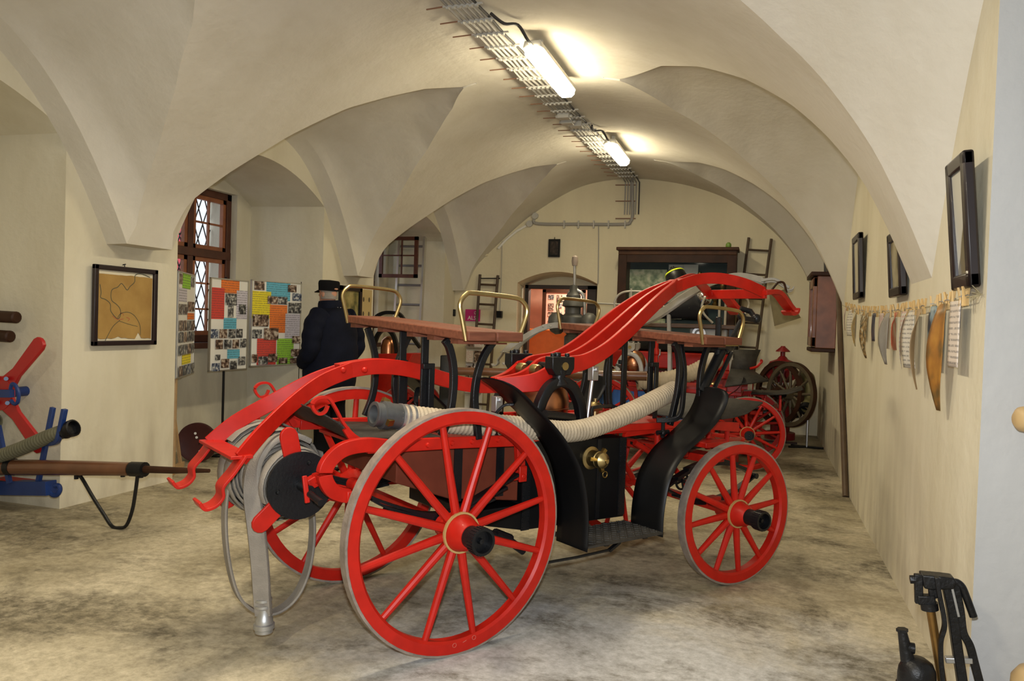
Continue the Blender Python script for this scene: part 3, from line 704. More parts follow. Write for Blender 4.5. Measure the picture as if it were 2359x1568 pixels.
# ---- mudguards and step
def guard(prof, v0, v1, top):
    P = smoothpath([(a,0,z_) for a, z_ in prof], 5); n = len(P); rows = []
    for i, q in enumerate(P):
        k = min(1.0, (i+.12)/3.2); e = sqrt(max(0, 1-(1-k)**2)); mid = (v0+v1)/2; hw_ = (v1-v0)/2*e
        rows.append([L(q.x, mid+hw_*t, q.z) for t in (-1,-.6,-.2,.2,.6,1)])
    b = MB(); b.ribbon(rows); return b.build('mudguard', BLACKM, cart, solid=.004)
for s in (-1,1):
    lo, hi = (.42,.68)
    a, c_ = (lo, hi) if s > 0 else (-hi, -lo)
    guard([(.20,1.325),(.31,1.265),(.42,1.175),(.55,1.065),(.66,.94),(.74,.80),(.785,.60),(.785,.39)], a, c_, 1)
    guard([(1.93,1.24),(1.90,1.14),(1.82,1.04),(1.68,.945),(1.53,.855),(1.42,.72),(1.375,.54),(1.37,.39)], a, c_, 1)
    b = MB(); b.bbox(L(.79,s*.36,.408), L(1.372,s*.68,.42))
    for i in range(19):
        for j in range(9):
            uu = .81+i*.03; vv = s*(.375+j*.034); q = .009 if (i+j) % 2 else -.009
            b.bar(L(uu-.010,vv-q,.4225), L(uu+.010,vv+q,.4225), .006, .005)
    b.build('step', RUBBERP, cart)
    b = MB(); b.bar(L(.95,s*.30,.40), L(.95,s*.66,.40), .03, .012); b.bar(L(1.25,s*.30,.40), L(1.25,s*.66,.40), .03, .012); b.build('step_bracket', BLACK, cart)
    flat([L(.36,s*.40,1.0),L(.33,s*.42,1.10),L(.36,s*.46,1.17),L(.40,s*.50,1.18)], .03, .014, 'guard_stay', BLACK, cart, 4)
# brass outlet with cap on the tank
o_ = L(1.08,.352,.825); ax = L(0,1,0)
b = MB(); b.lathe([(0,0),(.068,0),(.068,.012),(.05,.02),(.044,.05),(.05,.055),(.05,.08),(.046,.085),(.046,.115),(.03,.13),(.012,.14),(.012,.15),(0,.15)], o_, ax, 28); oc = b.build('outlet', BRASS, cart)
b = MB()
for t in (.9,.9+2*pi/3,.9+4*pi/3): b.bar(o_+ax*.075+Vector((cos(t),0,sin(t)))*.04, o_+ax*.075+Vector((cos(t),0,sin(t)))*.075, .022, .024, ax)
b.tube([o_+ax*.10+Vector((.03+.018*cos(t),0,-.085+.018*sin(t))) for t in [2*pi*k/14 for k in range(14)]], .0035, 6, closed=True); b.build('lug', OLDBRASS, oc)

# ---- brake spindle at the front near side
b = MB(); b.tube([L(1.93,.45,1.20), L(2.12,.45,1.47)], .034, 14); b.tube([L(1.98,.50,1.20), L(2.16,.50,1.46)], .014, 8); b.build('brake_column', BLACK, cart)
b = MB(); b.tube([L(2.08,.45,1.42), L(2.08,.45,1.69)], .021, 10); b.box(L(2.10,.45,1.50), (.13,.09,.045)); b.cyl(L(2.14,.45,1.47), L(2.22,.45,1.50), .03, 12); b.build('brake_bracket', BLACK, cart, bevel=.006)
b = MB(); b.tube([L(2.16,.45,1.47), L(2.32,.45,1.69)], .015, 10); b.bar(L(2.30,.45,1.69), L(2.47,.45,1.68), .03, .03); b.ball(L(2.315,.45,1.70), .03, 12); b.ball(L(2.475,.45,1.69), .034, 12)
b.tube([L(2.47,.45,1.69), L(2.50,.38,1.74), L(2.44,.34,1.76)], [.016,.02,.018], 10); b.build('brake_crank', BLACK, cart)
# front footboard
b = MB(); b.ribbon([[L(2.02,-.38,1.0),L(2.02,.38,1.0)],[L(2.35,-.38,1.01),L(2.35,.38,1.01)],[L(2.5,-.38,1.03),L(2.5,.38,1.03)],[L(2.68,-.38,1.10),L(2.68,.38,1.10)]]); b.build('footboard', RUBBERP, cart, solid=.012)

# ---- hose reel at the back
RC = (-.66, .815)
reel = MB(); reel.cyl(L(RC[0],-.34,RC[1]), L(RC[0],.40,RC[1]), .022, 12); rl = reel.build('hose_reel', BLACK, cart)
for v_ in (-.29, .275):
    b = MB(); b.cyl(L(RC[0],v_-.008,RC[1]), L(RC[0],v_+.008,RC[1]), .158, 40)
    for k in range(3):
        t = radians(70)+2*pi*k/3; b.lathe([(0,0),(.012,0),(.008,.012),(0,.013)], L(RC[0]+.11*cos(t),v_+.008,RC[1]+.11*sin(t)), L(0,1,0), 10)
    b.build('reel_disc', BLACK, rl)['label'] = 'black reel disc'
    for k in range(3):
        t = radians(103)+2*pi*k/3; va = v_-.022 if v_ > 0 else v_+.022
        d = Vector((cos(t),0,sin(t))); e = Vector((-sin(t),0,cos(t)))
        poly = [(.02,-.042),(.24,-.042),(.262,-.034),(.275,-.018),(.28,0),(.275,.018),(.262,.034),(.24,.042),(.02,.042)]
        b = MB(); b.prism(poly, L(RC[0],va,RC[1]), d, e, .02); b.build('reel_arm', RED, rl, bevel=.003)
b = MB(); b.bar(L(RC[0]+.0,.36,RC[1]+.02), L(-.60,.36,RC[1]+.045), .05, .05); b.bar(L(-.62,.36,.86), L(-.59,.44,.89), .04, .05); b.build('reel_bearing', RED, rl, bevel=.004)
b = MB(); b.bar(L(RC[0]-.03,.40,RC[1]+.07), L(RC[0]-.02,.42,RC[1]-.05), .022, .014, (0,1,0)); b.build('crank_arm', RED, rl, bevel=.003)
b = MB(); b.cyl(L(RC[0]-.01,.42,RC[1]-.01), L(RC[0]+.0,.53,RC[1]-.03), .016, 12); b.build('crank_grip', BLACK, rl)

# ---- canvas hose wound on the reel (a thing of its own)
ch_ = empty('canvas_hose', CO, HEAD, 'grey flat canvas fire hose wound on the reel with its end hanging to the floor', 'hose')
def strip(path, w, th, name, m, par, axis=(0,1,0), smooth=6, n=6):
    """flattened hose: width along axis"""
    P = smoothpath(path, smooth) if smooth else [Vector(p) for p in path]
    prof = [(-w/2,0),(-w/2*.85,-th/2),(w/2*.85,-th/2),(w/2,0),(w/2*.85,th/2),(-w/2*.85,th/2)]
    b = MB(); vs = []; fs = []; m_ = len(prof); N = len(P); A = Vector(axis).normalized()
    for i, q in enumerate(P):
        t = (P[min(i+1,N-1)]-P[max(i-1,0)]).normalized(); u2 = t.cross(A).normalized()
        for x_, y_ in prof: vs.append(q+A*x_+u2*y_)
    for i in range(N-1):
        for e in range(m_): fs.append((i*m_+e, i*m_+(e+1)%m_, (i+1)*m_+(e+1)%m_, (i+1)*m_+e))
    fs += [tuple(range(m_-1,-1,-1)), tuple((N-1)*m_+e for e in range(m_))]
    b.add(vs, fs); return b.build(name, m, par, smooth=50)
random.seed(3)
def spiral(v_, r0, r1, turns, w, name='hose_coil', tilt=0.0, egg=0.0):
    pts = []; n = int(turns*28)
    for i in range(n+1):
        t = i/28*2*pi; r = r0+(r1-r0)*i/n + .003*sin(3*t+v_*20)
        d = 1+egg*max(0, cos(t-radians(150)))
        pts.append(L(RC[0]+r*d*cos(t), v_+tilt*cos(t)+.008*sin(t*1.3+v_*9), RC[1]+r*d*sin(t)))
    strip(pts, w, .011, name, HOSEG, ch_, smooth=0)
spiral(.20, .11, .168, 4.6, .085, tilt=-.01)
spiral(.085, .10, .188, 5.6, .105, egg=.03, tilt=.015)
spiral(-.05, .10, .232, 7.1, .105, egg=.08, tilt=.02)
spiral(-.18, .10, .238, 7.4, .105, egg=.08, tilt=.01)
tp = smoothpath([L(-.57,.12,1.00),L(-.65,.13,1.03),L(-.75,.14,1.01),L(-.825,.15,.92),L(-.85,.17,.80),L(-.83,.18,.62),L(-.80,.15,.45),L(-.775,.12,.28),L(-.757,.10,.175)], 6)
b = MB(); vs = []; fs = []; N = len(tp); prof = [(-.5,0),(-.42,-.5),(.42,-.5),(.5,0),(.42,.5),(-.42,.5)]
for i, q in enumerate(tp):
    f = min(1, max(0, (1.02-q.z)/.34)); f = f*f*(3-2*f); A = Vector((.78*f, -(1-f)-.5*f, .0)); 
    if i < 8: A = Vector((.15*i/8,-1,0))
    t = (tp[min(i+1,N-1)]-tp[max(i-1,0)]).normalized(); A = (A-t*A.dot(t)).normalized(); n_ = t.cross(A)
    w_ = .088-.016*max(0,(.4-q.z)); th_ = .026+.02*max(0,min(1,(.35-q.z)/.15))
    for x_, y_ in prof: vs.append(q+A*x_*w_+n_*y_*th_)
for i in range(N-1):
    for e in range(6): fs.append((i*6+e, i*6+(e+1)%6, (i+1)*6+(e+1)%6, (i+1)*6+e))
fs += [(5,4,3,2,1,0), tuple((N-1)*6+e for e in range(6))]
b.add(vs, fs); b.build('hose_tail', HOSEG, ch_, smooth=60)
b = MB(); b.lathe([(0,.085),(.042,.085),(.042,.10),(.050,.105),(.050,.125),(.042,.13),(.042,.15),(.036,.16),(.034,.20),(0,.20)], L(-.754,.10,0), (0,0,1), 20); b.build('coupling', STEEL, ch_)['label'] = 'grey metal hose coupling'
for z_ in (.215,.245):
    b = MB(); b.lathe([(.040,-.006),(.043,-.006),(.043,.006),(.040,.006)], L(-.763,.103,z_), (0,0,1), 16, closed=True); b.build('wire_binding', BLUE if False else STEEL, ch_)
strip([L(-.84,-.12,.95),L(-.88,-.10,.80),L(-.895,-.10,.62),L(-.885,-.07,.42),L(-.84,-.05,.24),L(-.76,-.02,.15),L(-.66,0,.135),L(-.56,.0,.20),L(-.50,.0,.34),L(-.475,-.02,.52),L(-.49,-.04,.66),L(-.54,-.04,.72)], .075, .014, 'hose_loop', HOSEG, ch_)

# ---- suction hose lying along the near side
su = empty('suction_hose', CO, HEAD, 'beige ribbed suction hose lying along the near side of the red carriage', 'hose')
spts = smoothpath([L(-.20,.34,1.125),L(-.05,.34,1.105),L(.22,.36,1.07),L(.45,.37,1.045),L(.66,.375,1.02),L(.85,.375,.995),L(1.02,.37,1.0),L(1.2,.365,1.035),L(1.42,.36,1.09),L(1.66,.33,1.155),L(1.88,.27,1.20)], 40)
# resample finely for ribs
def resample(P, step):
    out = [P[0].copy()]; acc = 0
    for a, c_ in zip(P, P[1:]):
        d = (c_-a).length; t = step-acc
        while t <= d: out.append(a.lerp(c_, t/d)); t += step
        acc = (acc+d) % step
    return out
def ribbed(P, r, pitch, name, m, par, n=16, depth=.05):
    Q = resample(P, pitch/4); rr = [r*(1+depth*(1,.6,-1,.6)[i % 4]) for i in range(len(Q))]
    b = MB(); b.tube(Q, rr, n); return b.build(name, m, par, smooth=80)
ribbed(spts, .060, .024, 'hose_body', HOSE, su)
o_ = L(-.20,.34,1.125); ax = (spts[0]-spts[3]).normalized()
b = MB(); b.lathe([(.052,-.02),(.063,-.02),(.063,.05),(.07,.05),(.07,.085),(.058,.09),(.058,.115),(.062,.118),(.062,.13),(.045,.13),(.042,.06),(0,.06)], o_, ax, 28); cp = b.build('coupling', mat('dull_grey_metal', (.16,.165,.165), .5, .7, var=.4), su); cp['label'] = 'dull grey metal coupling'
b = MB()
for t in (0.4, 2.5, 4.6):
    x = ax.orthogonal().normalized(); y = ax.cross(x); d = x*cos(t)+y*sin(t); b.bar(o_+ax*.052+d*.066, o_+ax*.085+d*.078, .03, .02, d)
b.build('coupling_lug', OLDBRASS, cp)
for k in range(3):
    i = int(len(spts)*.012)+k*9; a = spts[i+3]
    b = MB(); t = (spts[i+4]-spts[i+3]).normalized(); b.lathe([(.058,-.006),(.066,-.006),(.066,.006),(.058,.006)], a, t, 24, closed=True); b.build('clamp_band', STEEL, su)
# ------------------------------------------------------------------ windows
GLASS = bpy.data.materials.new('old_window_glass'); GLASS.use_nodes = True
_nt = GLASS.node_tree; _nt.nodes.clear()
_o = _nt.nodes.new('ShaderNodeOutputMaterial'); _t = _nt.nodes.new('ShaderNodeBsdfTransparent'); _t.inputs['Color'].default_value = (.93,.95,.95,1)
_g = _nt.nodes.new('ShaderNodeBsdfGlossy'); _g.inputs['Roughness'].default_value = .03
_fr = _nt.nodes.new('ShaderNodeFresnel'); _fr.inputs['IOR'].default_value = 1.35
_mx = _nt.nodes.new('ShaderNodeMixShader'); _nt.links.new(_fr.outputs[0], _mx.inputs[0]); _nt.links.new(_t.outputs[0], _mx.inputs[1]); _nt.links.new(_g.outputs[0], _mx.inputs[2]); _nt.links.new(_mx.outputs[0], _o.inputs['Surface'])
WINW = mat('window_wood_outer', (.10,.032,.016), .45, var=.3)
WINL = mat('window_wood_light', (.34,.12,.05), .5, var=.25)
def frame_rect(mb, P, w, d):
    """four bars along the rectangle P[0..3] (world), width w inwards, depth d"""
    P = [Vector(p) for p in P]; n = (P[1]-P[0]).cross(P[3]-P[0]).normalized()
    for a, b in ((0,1),(1,2),(2,3),(3,0)):
        t = (P[b]-P[a]).normalized(); inn = n.cross(t)
        mb.bar(P[a]+inn*w/2, P[b]+inn*w/2, w, d, n)
def window(n, y0, y1, z0, z1, closed_halves):
    X = XO-.14
    w = MB(); frame_rect(w, [(X,y0,z0),(X,y1,z0),(X,y1,z1),(X,y0,z1)], .085, .11)
    ym, zm = (y0+y1)/2, z0+(z1-z0)*.58
    w.bar((X,ym,z0), (X,ym,z1), .09, .10, (1,0,0)); w.bar((X,y0,zm), (X,y1,zm), .10, .12, (1,0,0))
    w.bbox((XO-.12,y0-.05,z0-.07),(XO+.10,y1+.05,z0)); 
    fr = struct('window_%d' % n, w, WINW, bevel=.006)
    for (a, b) in ((y0+.085, ym-.045), (ym+.045, y1-.085)):
        for (c, d) in ((z0+.085, zm-.05), (zm+.05, z1-.085)):
            if closed_halves is True or a < ym or c < zm:
                s = MB(); frame_rect(s, [(X+.01,a,c),(X+.01,b,c),(X+.01,b,d),(X+.01,a,d)], .05, .05)
                s.bar((X+.01,(a+b)/2,c), (X+.01,(a+b)/2,d), .022, .03, (1,0,0))
                for k in ((1,) if c > zm else (1,2)): 
                    zz = c+(d-c)*k/(2 if c > zm else 3); s.bar((X+.01,a,zz), (X+.01,b,zz), .022, .03, (1,0,0))
                so = s.build('window_sash', WINL, fr)
                g = MB(); g.add([(X+.005,a,c),(X+.005,b,c),(X+.005,b,d),(X+.005,a,d)], [(0,1,2,3)]); g.build('window_pane', GLASS, so, smooth=0)
    return fr, X, ym, zm
window(1, 6.86, 8.29, 1.26, 3.12, True)
# latticed wrought-iron grille outside the first window
gr = MB(); X = XO-.40
for k in range(-9, 10):
    y = 7.58+k*.16
    for s in (1, -1):
        pts = []
        for z in (1.28, 3.08):
            pts.append((X, y+s*(z-2.18)*.42, z))
        (x_, ya, za), (_, yb, zb) = pts
        # clip to the opening
        def cl(ya, za, yb, zb, lo=6.88, hi=8.27):
            t0, t1 = 0., 1.; dy = yb-ya
            for bound, sg in ((lo,1),(hi,-1)):
                fa, fb = sg*(ya-bound), sg*(yb-bound)
                if fa < 0 and fb < 0: return None
                if fa < 0: t0 = max(t0, fa/(fa-fb))
                if fb < 0: t1 = min(t1, fa/(fa-fb))
            return None if t0 >= t1 else (ya+dy*t0, za+(zb-za)*t0, ya+dy*t1, za+(zb-za)*t1)
        c = cl(ya, za, yb, zb)
        if c: gr.tube([(X+.006*s,c[0],c[1]), (X+.006*s,c[2],c[3])], .008, 5)
tag(gr.build('window_grille', BLACK), 'black diamond lattice grille outside the left window', 'grille')
# red van parked in the yard outside that window
van = thing('parked_van', 'red van parked in the yard beyond the latticed window', 'van', (-10.3, 9.2, 0))
b = MB(); b.prism([(-1.0,.45),(1.0,.45),(1.0,1.9),(.85,3.25),(-.85,3.25),(-1.0,1.9)], (0,0,0), (1,0,0), (0,0,1), 3.6); b.build('body', mat('van_red', (.75,.03,.05), .3, emit=0), van, bevel=.05)
for s in (-1,1):
    b = MB(); b.add([(1.01,s*.8-.5,2.0),(1.01,s*.8+.3,2.0),(.92,s*.8+.3,2.7),(.92,s*.8-.5,2.7)],[(0,1,2,3)]); b.build('side_window', BLACK, van, smooth=0)
    for t in (-1,1):
        b = MB(); b.lathe([(.0,-.1),(.3,-.1),(.34,-.05),(.34,.05),(.3,.1),(.18,.1),(.16,.07),(0,.07)], (t*.9,s*1.2,.34), (t,0,0), 24); b.build('wheel', BLACK, van)
yd = MB(); yd.add([(-16,-2,-.02),(-6.86,-2,-.02),(-6.86,20,-.02),(-16,20,-.02)], [(0,1,2,3)]); struct('floor_yard', yd, mat('snowy_yard', (.8,.8,.82), .9))
yw = MB(); yw.bbox((-16.2,-2,-.02),(-16,20,5)); struct('wall_yard', yw, mat('pale_house_front', (.78,.76,.72), .9, var=.1))

window(2, 10.35, 12.15, 1.2, 2.97, 'near')
cs = MB(); Yc = 12.02; ax0, ax1, az0, az1 = -6.33, -5.61, 2.33, 3.03
frame_rect(cs, [(ax0,Yc,az0),(ax1,Yc,az0),(ax1,Yc,az1),(ax0,Yc,az1)], .06, .045)
cs.bar(((ax0+ax1)/2+.06,Yc,az0), ((ax0+ax1)/2+.06,Yc,az1), .022, .03, (0,1,0)); cs.bar((ax0,Yc,(az0+az1)/2+.03), (ax1,Yc,(az0+az1)/2+.03), .022, .03, (0,1,0))
cso = tag(cs.build('window_casement', WINW), 'dark brown window casement standing open into the far window bay', 'window')
g = MB(); g.add([(ax0,Yc,az0),(ax1,Yc,az0),(ax1,Yc,az1),(ax0,Yc,az1)], [(0,1,2,3)]); g.build('pane', GLASS, cso, smooth=0)

# ------------------------------------------------------------------ ceiling lamps and cables
TUBE = bpy.data.materials.new('lit_tube'); TUBE.use_nodes = True
_b = TUBE.node_tree.nodes['Principled BSDF']; _b.inputs['Base Color'].default_value = (1,.97,.9,1); _b.inputs['Emission Color'].default_value = (1,.87,.60,1); _b.inputs['Emission Strength'].default_value = 52
LX = -1.935
def lamp(y0, y1, label):
    t = thing('ceiling_lamp', label, 'lamp', (LX, (y0+y1)/2, 3.93), 0, 'fluorescent ceiling lamps')
    h = (y1-y0)/2
    b = MB(); b.prism([(-.085,0),(.085,0),(.07,.06),(-.07,.06)], (0,0,.01), (1,0,0), (0,0,1), 2*h*.99); b.build('housing', PLASTIC, t, bevel=.008)
    b = MB(); prof = [(-.085,0),(-.078,-.045),(-.045,-.075),(.045,-.075),(.078,-.045),(.085,0)]
    rows = []
    for y, k in ((-h,.55),(-h+.02,.85),(-h+.06,1),(h-.06,1),(h-.02,.85),(h,.55)): rows.append([(x*k, y, .01+z*k) for x, z in prof])
    b.ribbon(rows); b.add(rows[0], [tuple(range(6))]); b.add(rows[-1], [tuple(range(6))]); b.build('diffuser', TUBE, t)
    b = MB()
    for yy in (-h*.6, h*.6): b.bbox((-.02,yy-.02,.065),(.02,yy+.02,barrel(LX)-3.93))
    b.build('mounting', PLASTIC, t)
    return t
lamp(6.28, 7.56, 'lit fluorescent ceiling lamp nearer the camera, glowing white under the vault')
lamp(9.80, 10.88, 'lit fluorescent ceiling lamp farther back, near the end wall')
CABM = mat('grey_cable', (.34,.33,.31), .6); CABD = mat('black_cable', (.03,.03,.035), .5)
tr = thing('cable_run', 'bundle of grey ceiling cables on clips along the crown of the vault', 'cables')
def czh(x): return barrel(x)-.035
for i in range(6):
    x0 = -2.42+i*.048
    pts = [Vector((x0+.015*sin(y*2.1+i)*.4+(y-5.7)*.02, y, czh(x0+(y-5.7)*.02)-.012*abs(sin(y*4.0+i*.3)))) for y in [4.5+.2*k for k in range(42)]]
    pts += [Vector((pts[-1].x, YB-.04, pts[-1].z-.02)), Vector((pts[-1].x, YB-.03, 3.75)), Vector((pts[-1].x, YB-.03, 3.5))]
    b = MB(); b.tube(pts, .011, 6); b.build('cable', CABD if i == 5 else CABM, tr)
for k in range(27):
    y = 4.7+k*.30
    x = -2.44+(y-5.7)*.02
    b = MB(); z = czh(x+.12)-.015
    b.bar((x-.02,y,z), (x+.31,y,z), .022, .014); 
    for i in range(6): b.box((x+.02+i*.048,y,z-.012), (.022,.03,.02))
    c = b.build('cable_clip', PLASTIC, tr)
    if k % 1 == 0:
        q = MB(); q.cyl((x-.02,y,z+.004), (x-.17-.05*((k*7)%3)/3,y+.02,barrel(x-.2)-.02), .006, 5); q.build('clip_pin', mat('rusty_pin', (.25,.13,.08), .7), c)
for yy, xx in ((4.95,-2.38),(5.1,-2.28),(5.0,-2.15),(8.75,-2.28),(9.0,-2.30),(9.15,-2.22)):
    b = MB(); z = czh(xx)-.05; b.bbox((xx-.07,yy-.06,z-.02),(xx+.07,yy+.06,z+.05)); b.cyl((xx-.1,yy,z+.01),(xx+.1,yy,z+.01),.02,8); b.build('junction_box', PLASTIC, tr, bevel=.01)
for ya in (6.28, 9.80):
    b = MB(); b.tube(smoothpath([(-2.16+(ya-5.7)*.02,ya-.45,czh(-2.1)),(-2.08,ya-.32,czh(-2)-.03),(-2.0,ya-.2,czh(-1.95)-.0),(-1.95,ya-.08,3.97),(LX,ya+.03,3.95)],5), .013, 8); b.build('lamp_lead', CABD, tr)

# conduit on the back wall
cd = thing('wall_conduit', 'grey cable conduit bent across the upper back wall', 'conduit')
Yc_ = YB-.03
P = lambda x, y: pY(x, y, Yc_)
b = MB(); b.tube(smoothpath([P(1456,408),P(1457,450),P(1457,495),P(1452,510),P(1438,516),P(1340,516),P(1240,515),P(1230,505)],4), .026, 8); b.build('conduit_pipe', CABM, cd)
b = MB(); b.tube(smoothpath([P(1368,516),P(1376,518),P(1379,526),P(1378,640),P(1376,655)],4), .008, 6); b.build('drop_cable', CABM, cd)
for q in ((1233,497),(1220,515)):
    b = MB(); b.cyl(P(*q)+Vector((0,.03,0)), P(*q)+Vector((0,-.02,0)), .055, 16); b.build('junction_box', PLASTIC, cd)
b = MB(); b.tube([P(1212,520),P(1190,532),P(1165,553),P(1148,572)], .022, 8); b.build('conduit_pipe', WHITEP, cd)
b = MB(); b.tube([P(1157,556),P(1155,640),P(1153,690),P(1151,722)], .006, 5); b.build('drop_cable', CABM, cd)
b = MB(); b.bbox(P(1146,716)+Vector((0,.02,0)), P(1157,732)+Vector((0,-.05,0))); b.build('wall_plug', BLACK, cd)
for x in (1300,1333,1368,1402,1440): 
    b = MB(); b.bar(P(x,508), P(x,525), .02, .05, (0,1,0)); b.build('conduit_clip', PLASTIC, cd)
for y in (426,463,503):
    b = MB(); b.bar(P(1418,y), P(1464,y), .012, .03, (0,1,0)); b.build('conduit_clip', mat('rusty_pin', (.25,.13,.08), .7), cd)
cw = thing('wall_cable', 'thin cable with black switch hanging down the far left pier', 'cable')
b = MB(); b.tube([pX(1042,592,XL+.01) if False else pY(1042,592,12.97),pY(1040,650,12.97),pY(1040,712,12.97)], .006, 5); b.build('cord', CABM, cw)
b = MB(); b.bbox(pY(1035,712,12.99), pY(1047,728,12.93)); b.build('switch', BLACK, cw, bevel=.008)
tm = MB(); tm.bbox(pY(1048,585,12.99), pY(1122,589,12.95)); struct('trim_3', tm, BACKM)

# ------------------------------------------------------------------ back wall: doorway, cupboard, pictures, ladders
d1 = MB(); YD_ = YB+.30
xl, xr, zt = pY(1212,640,YD_).x, pY(1376,640,YD_).x, pY(1290,657,YD_).z
d1.bbox((xl,YD_-.05,0),(xl+.07,YD_+.1,zt)); d1.bbox((xr-.16,YD_-.05,0),(xr,YD_+.1,zt)); d1.bbox((xl,YD_-.05,zt-.07),(xr,YD_+.1,zt))
d1o = struct('door_1', d1, mat('door_frame_dark', (.025,.016,.014), .5), bevel=.008)
wbk = MB()
for q in (((DX0,YD,0),(xl,YD,0),(xl,YD,2.7),(DX0,YD,2.7)), ((xr,YD,0),(DX1,YD,0),(DX1,YD,2.7),(xr,YD,2.7)), ((xl,YD,zt-.02),(xr,YD,zt-.02),(xr,YD,2.7),(xl,YD,2.7))): wbk.add(q, [(0,1,2,3)])
struct('wall_doorway', wbk, BACKM, smooth=0)
rm = MB(); R0, R1 = -5.2, -1.8
for q in (((R0,15.6,0),(R1,15.6,0),(R1,15.6,2.7),(R0,15.6,2.7)), ((R0,YD+.02,0),(R0,15.6,0),(R0,15.6,2.7),(R0,YD+.02,2.7)), ((R1,YD+.02,0),(R1,15.6,0),(R1,15.6,2.7),(R1,YD+.02,2.7)), ((R0,YD+.02,2.7),(R1,YD+.02,2.7),(R1,15.6,2.7),(R0,15.6,2.7)), ((R0,YD+.02,0),(xl,YD+.02,0),(xl,YD+.02,2.7),(R0,YD+.02,2.7)), ((xr,YD+.02,0),(R1,YD+.02,0),(R1,YD+.02,2.7),(xr,YD+.02,2.7))): rm.add(q, [(0,1,2,3)])
struct('wall_far_room', rm, mat('salmon_room_paint', (.78,.47,.33), .8, var=.1), smooth=0)
PH = [photo_mat('photo_grey', ((.02,.02,.025),(.12,.12,.12),(.55,.54,.5)), 30), photo_mat('photo_brown', ((.03,.02,.015),(.18,.11,.08),(.6,.52,.42)), 26),
      photo_mat('photo_blue', ((.015,.02,.05),(.10,.13,.2),(.6,.6,.58)), 34), photo_mat('photo_red', ((.03,.015,.01),(.35,.06,.03),(.55,.5,.42)), 28)]
pb = thing('photo_board', 'pinkish board of small photographs seen through the doorway', 'notice board', pY(1308,750,15.0)*1)
pb.location = (0,0,0)
a, c = pY(1258,672,15.0), pY(1340,752,15.0)
b = MB(); b.bbox(a, c+Vector((0,.03,0))); pbb = b.build('panel', mat('pink_card', (.72,.40,.30), .8), pb)
b = MB(); frame_rect(b, [(a.x-.06,14.98,c.z-.06),(c.x+.06,14.98,c.z-.06),(c.x+.06,14.98,a.z+.06),(a.x-.06,14.98,a.z+.06)], .07, .05); b.build('frame', DARKW, pb)
k = 0
for j in range(4):
    for i in range(4):
        x = a.x+.06+i*.17; z = a.z-.06-j*.17
        if i == 3 and j == 0: continue
        b = MB(); b.bbox((x,14.985,z),(x+.11,14.99,z-.09-.05*((i+j) % 2))); b.build('photo', PH[k % 2], pb); k += 1
ct = MB(); q0, q1 = pY(1225,757,14.3), pY(1315,830,14.3); ct.bbox((q0.x-.4,14.3,0),(q1.x,14.9,q0.z)); 
tag(ct.build('counter', mat('orange_panel', (.55,.13,.02), .5, var=.15), bevel=.02), 'orange wooden counter standing in the room beyond the doorway', 'counter')

cb = thing('display_cabinet', 'dark wooden glass-fronted display cabinet against the back wall', 'cabinet', (0,0,0))
A, B = pY(1425,572,12.55), pY(1698,575,12.55); zt = A.z; z0 = .0
W0, W1 = A.x, B.x
b = MB(); b.bbox((W0,12.55,zt-.10),(W1,12.97,zt)); b.bbox((W0-.03,12.5,zt-.03),(W1+.03,12.97,zt+.02)); b.build('cornice', mat('cabinet_brown', (.085,.036,.016), .5, spec=.2, var=.4), cb, bevel=.008)
b = MB(); b.bbox((W0,12.55,0),(W0+.14,12.97,zt-.1)); b.build('side_post', DARKW, cb, bevel=.006)
b = MB(); b.bbox((W1-.14,12.55,0),(W1,12.97,zt-.1)); b.build('side_post', DARKW, cb, bevel=.006)
b = MB(); b.bbox((W0+.1,12.56,zt-.22),(W1-.1,12.62,zt-.10)); b.build('top_rail', DARKW, cb)
b = MB(); b.bbox((W0+.1,12.56,.0),(W1-.1,12.9,1.2)); b.build('lower_cupboard', DARKW, cb)
b = MB(); b.bbox((W0+.1,12.93,1.2),(W1-.1,12.96,zt-.1)); b.build('back_panel', mat('dark_teal_lining', (.02,.045,.05), .7), cb)
b = MB(); b.add([(W0+.14,12.58,1.2),(W1-.14,12.58,1.2),(W1-.14,12.58,zt-.22),(W0+.14,12.58,zt-.22)],[(0,1,2,3)]); b.build('glass_pane', GLASS, cb, smooth=0)
mp = MB(); m0, m1 = pY(1447,620,12.9), pY(1532,745,12.9); mp.bbox(m0, m1+Vector((0,.01,0))); tag(mp.build('framed_map', photo_mat('green_map', ((.10,.16,.09),(.30,.36,.22),(.60,.60,.42)), 9)), 'pale green map standing inside the display cabinet', 'map')
for (x0, x1) in ((1541,1570),(1574,1604)):
    q0, q1 = pY(x0,609,12.85), pY(x1,735,12.85); b = MB(); b.bbox(q0, q1+Vector((0,.02,0))); tag(b.build('document_panel', mat('pale_grey_card', (.50,.52,.49), .7)), 'pale grey document panel in the cabinet, %s of two' % ('left' if x0 == 1541 else 'right'), 'panel', 'document panels in the cabinet')
for i, (x, y) in enumerate(((1612,640),(1640,645),(1618,690),(1648,690),(1665,660))):
    o = pY(x, y+14, 12.8); b = MB(); b.lathe([(0,0),(.05,0),(.055,.03),(.03,.06),(.05,.09),(.05,.15),(.03,.19),(0,.2)], o, (0,0,1), 14)
    tag(b.build('brass_fitting', BRASS if i % 2 == 0 else OLDBRASS), 'brass hose fitting shown in the right part of the display cabinet', 'fitting', 'brass fittings in the cabinet')
    b = MB(); b.bbox(o+Vector((-.14,-.02,-.02)), o+Vector((.14,.12,-.001))); b.build('glass_shelf', GLASS, cb)
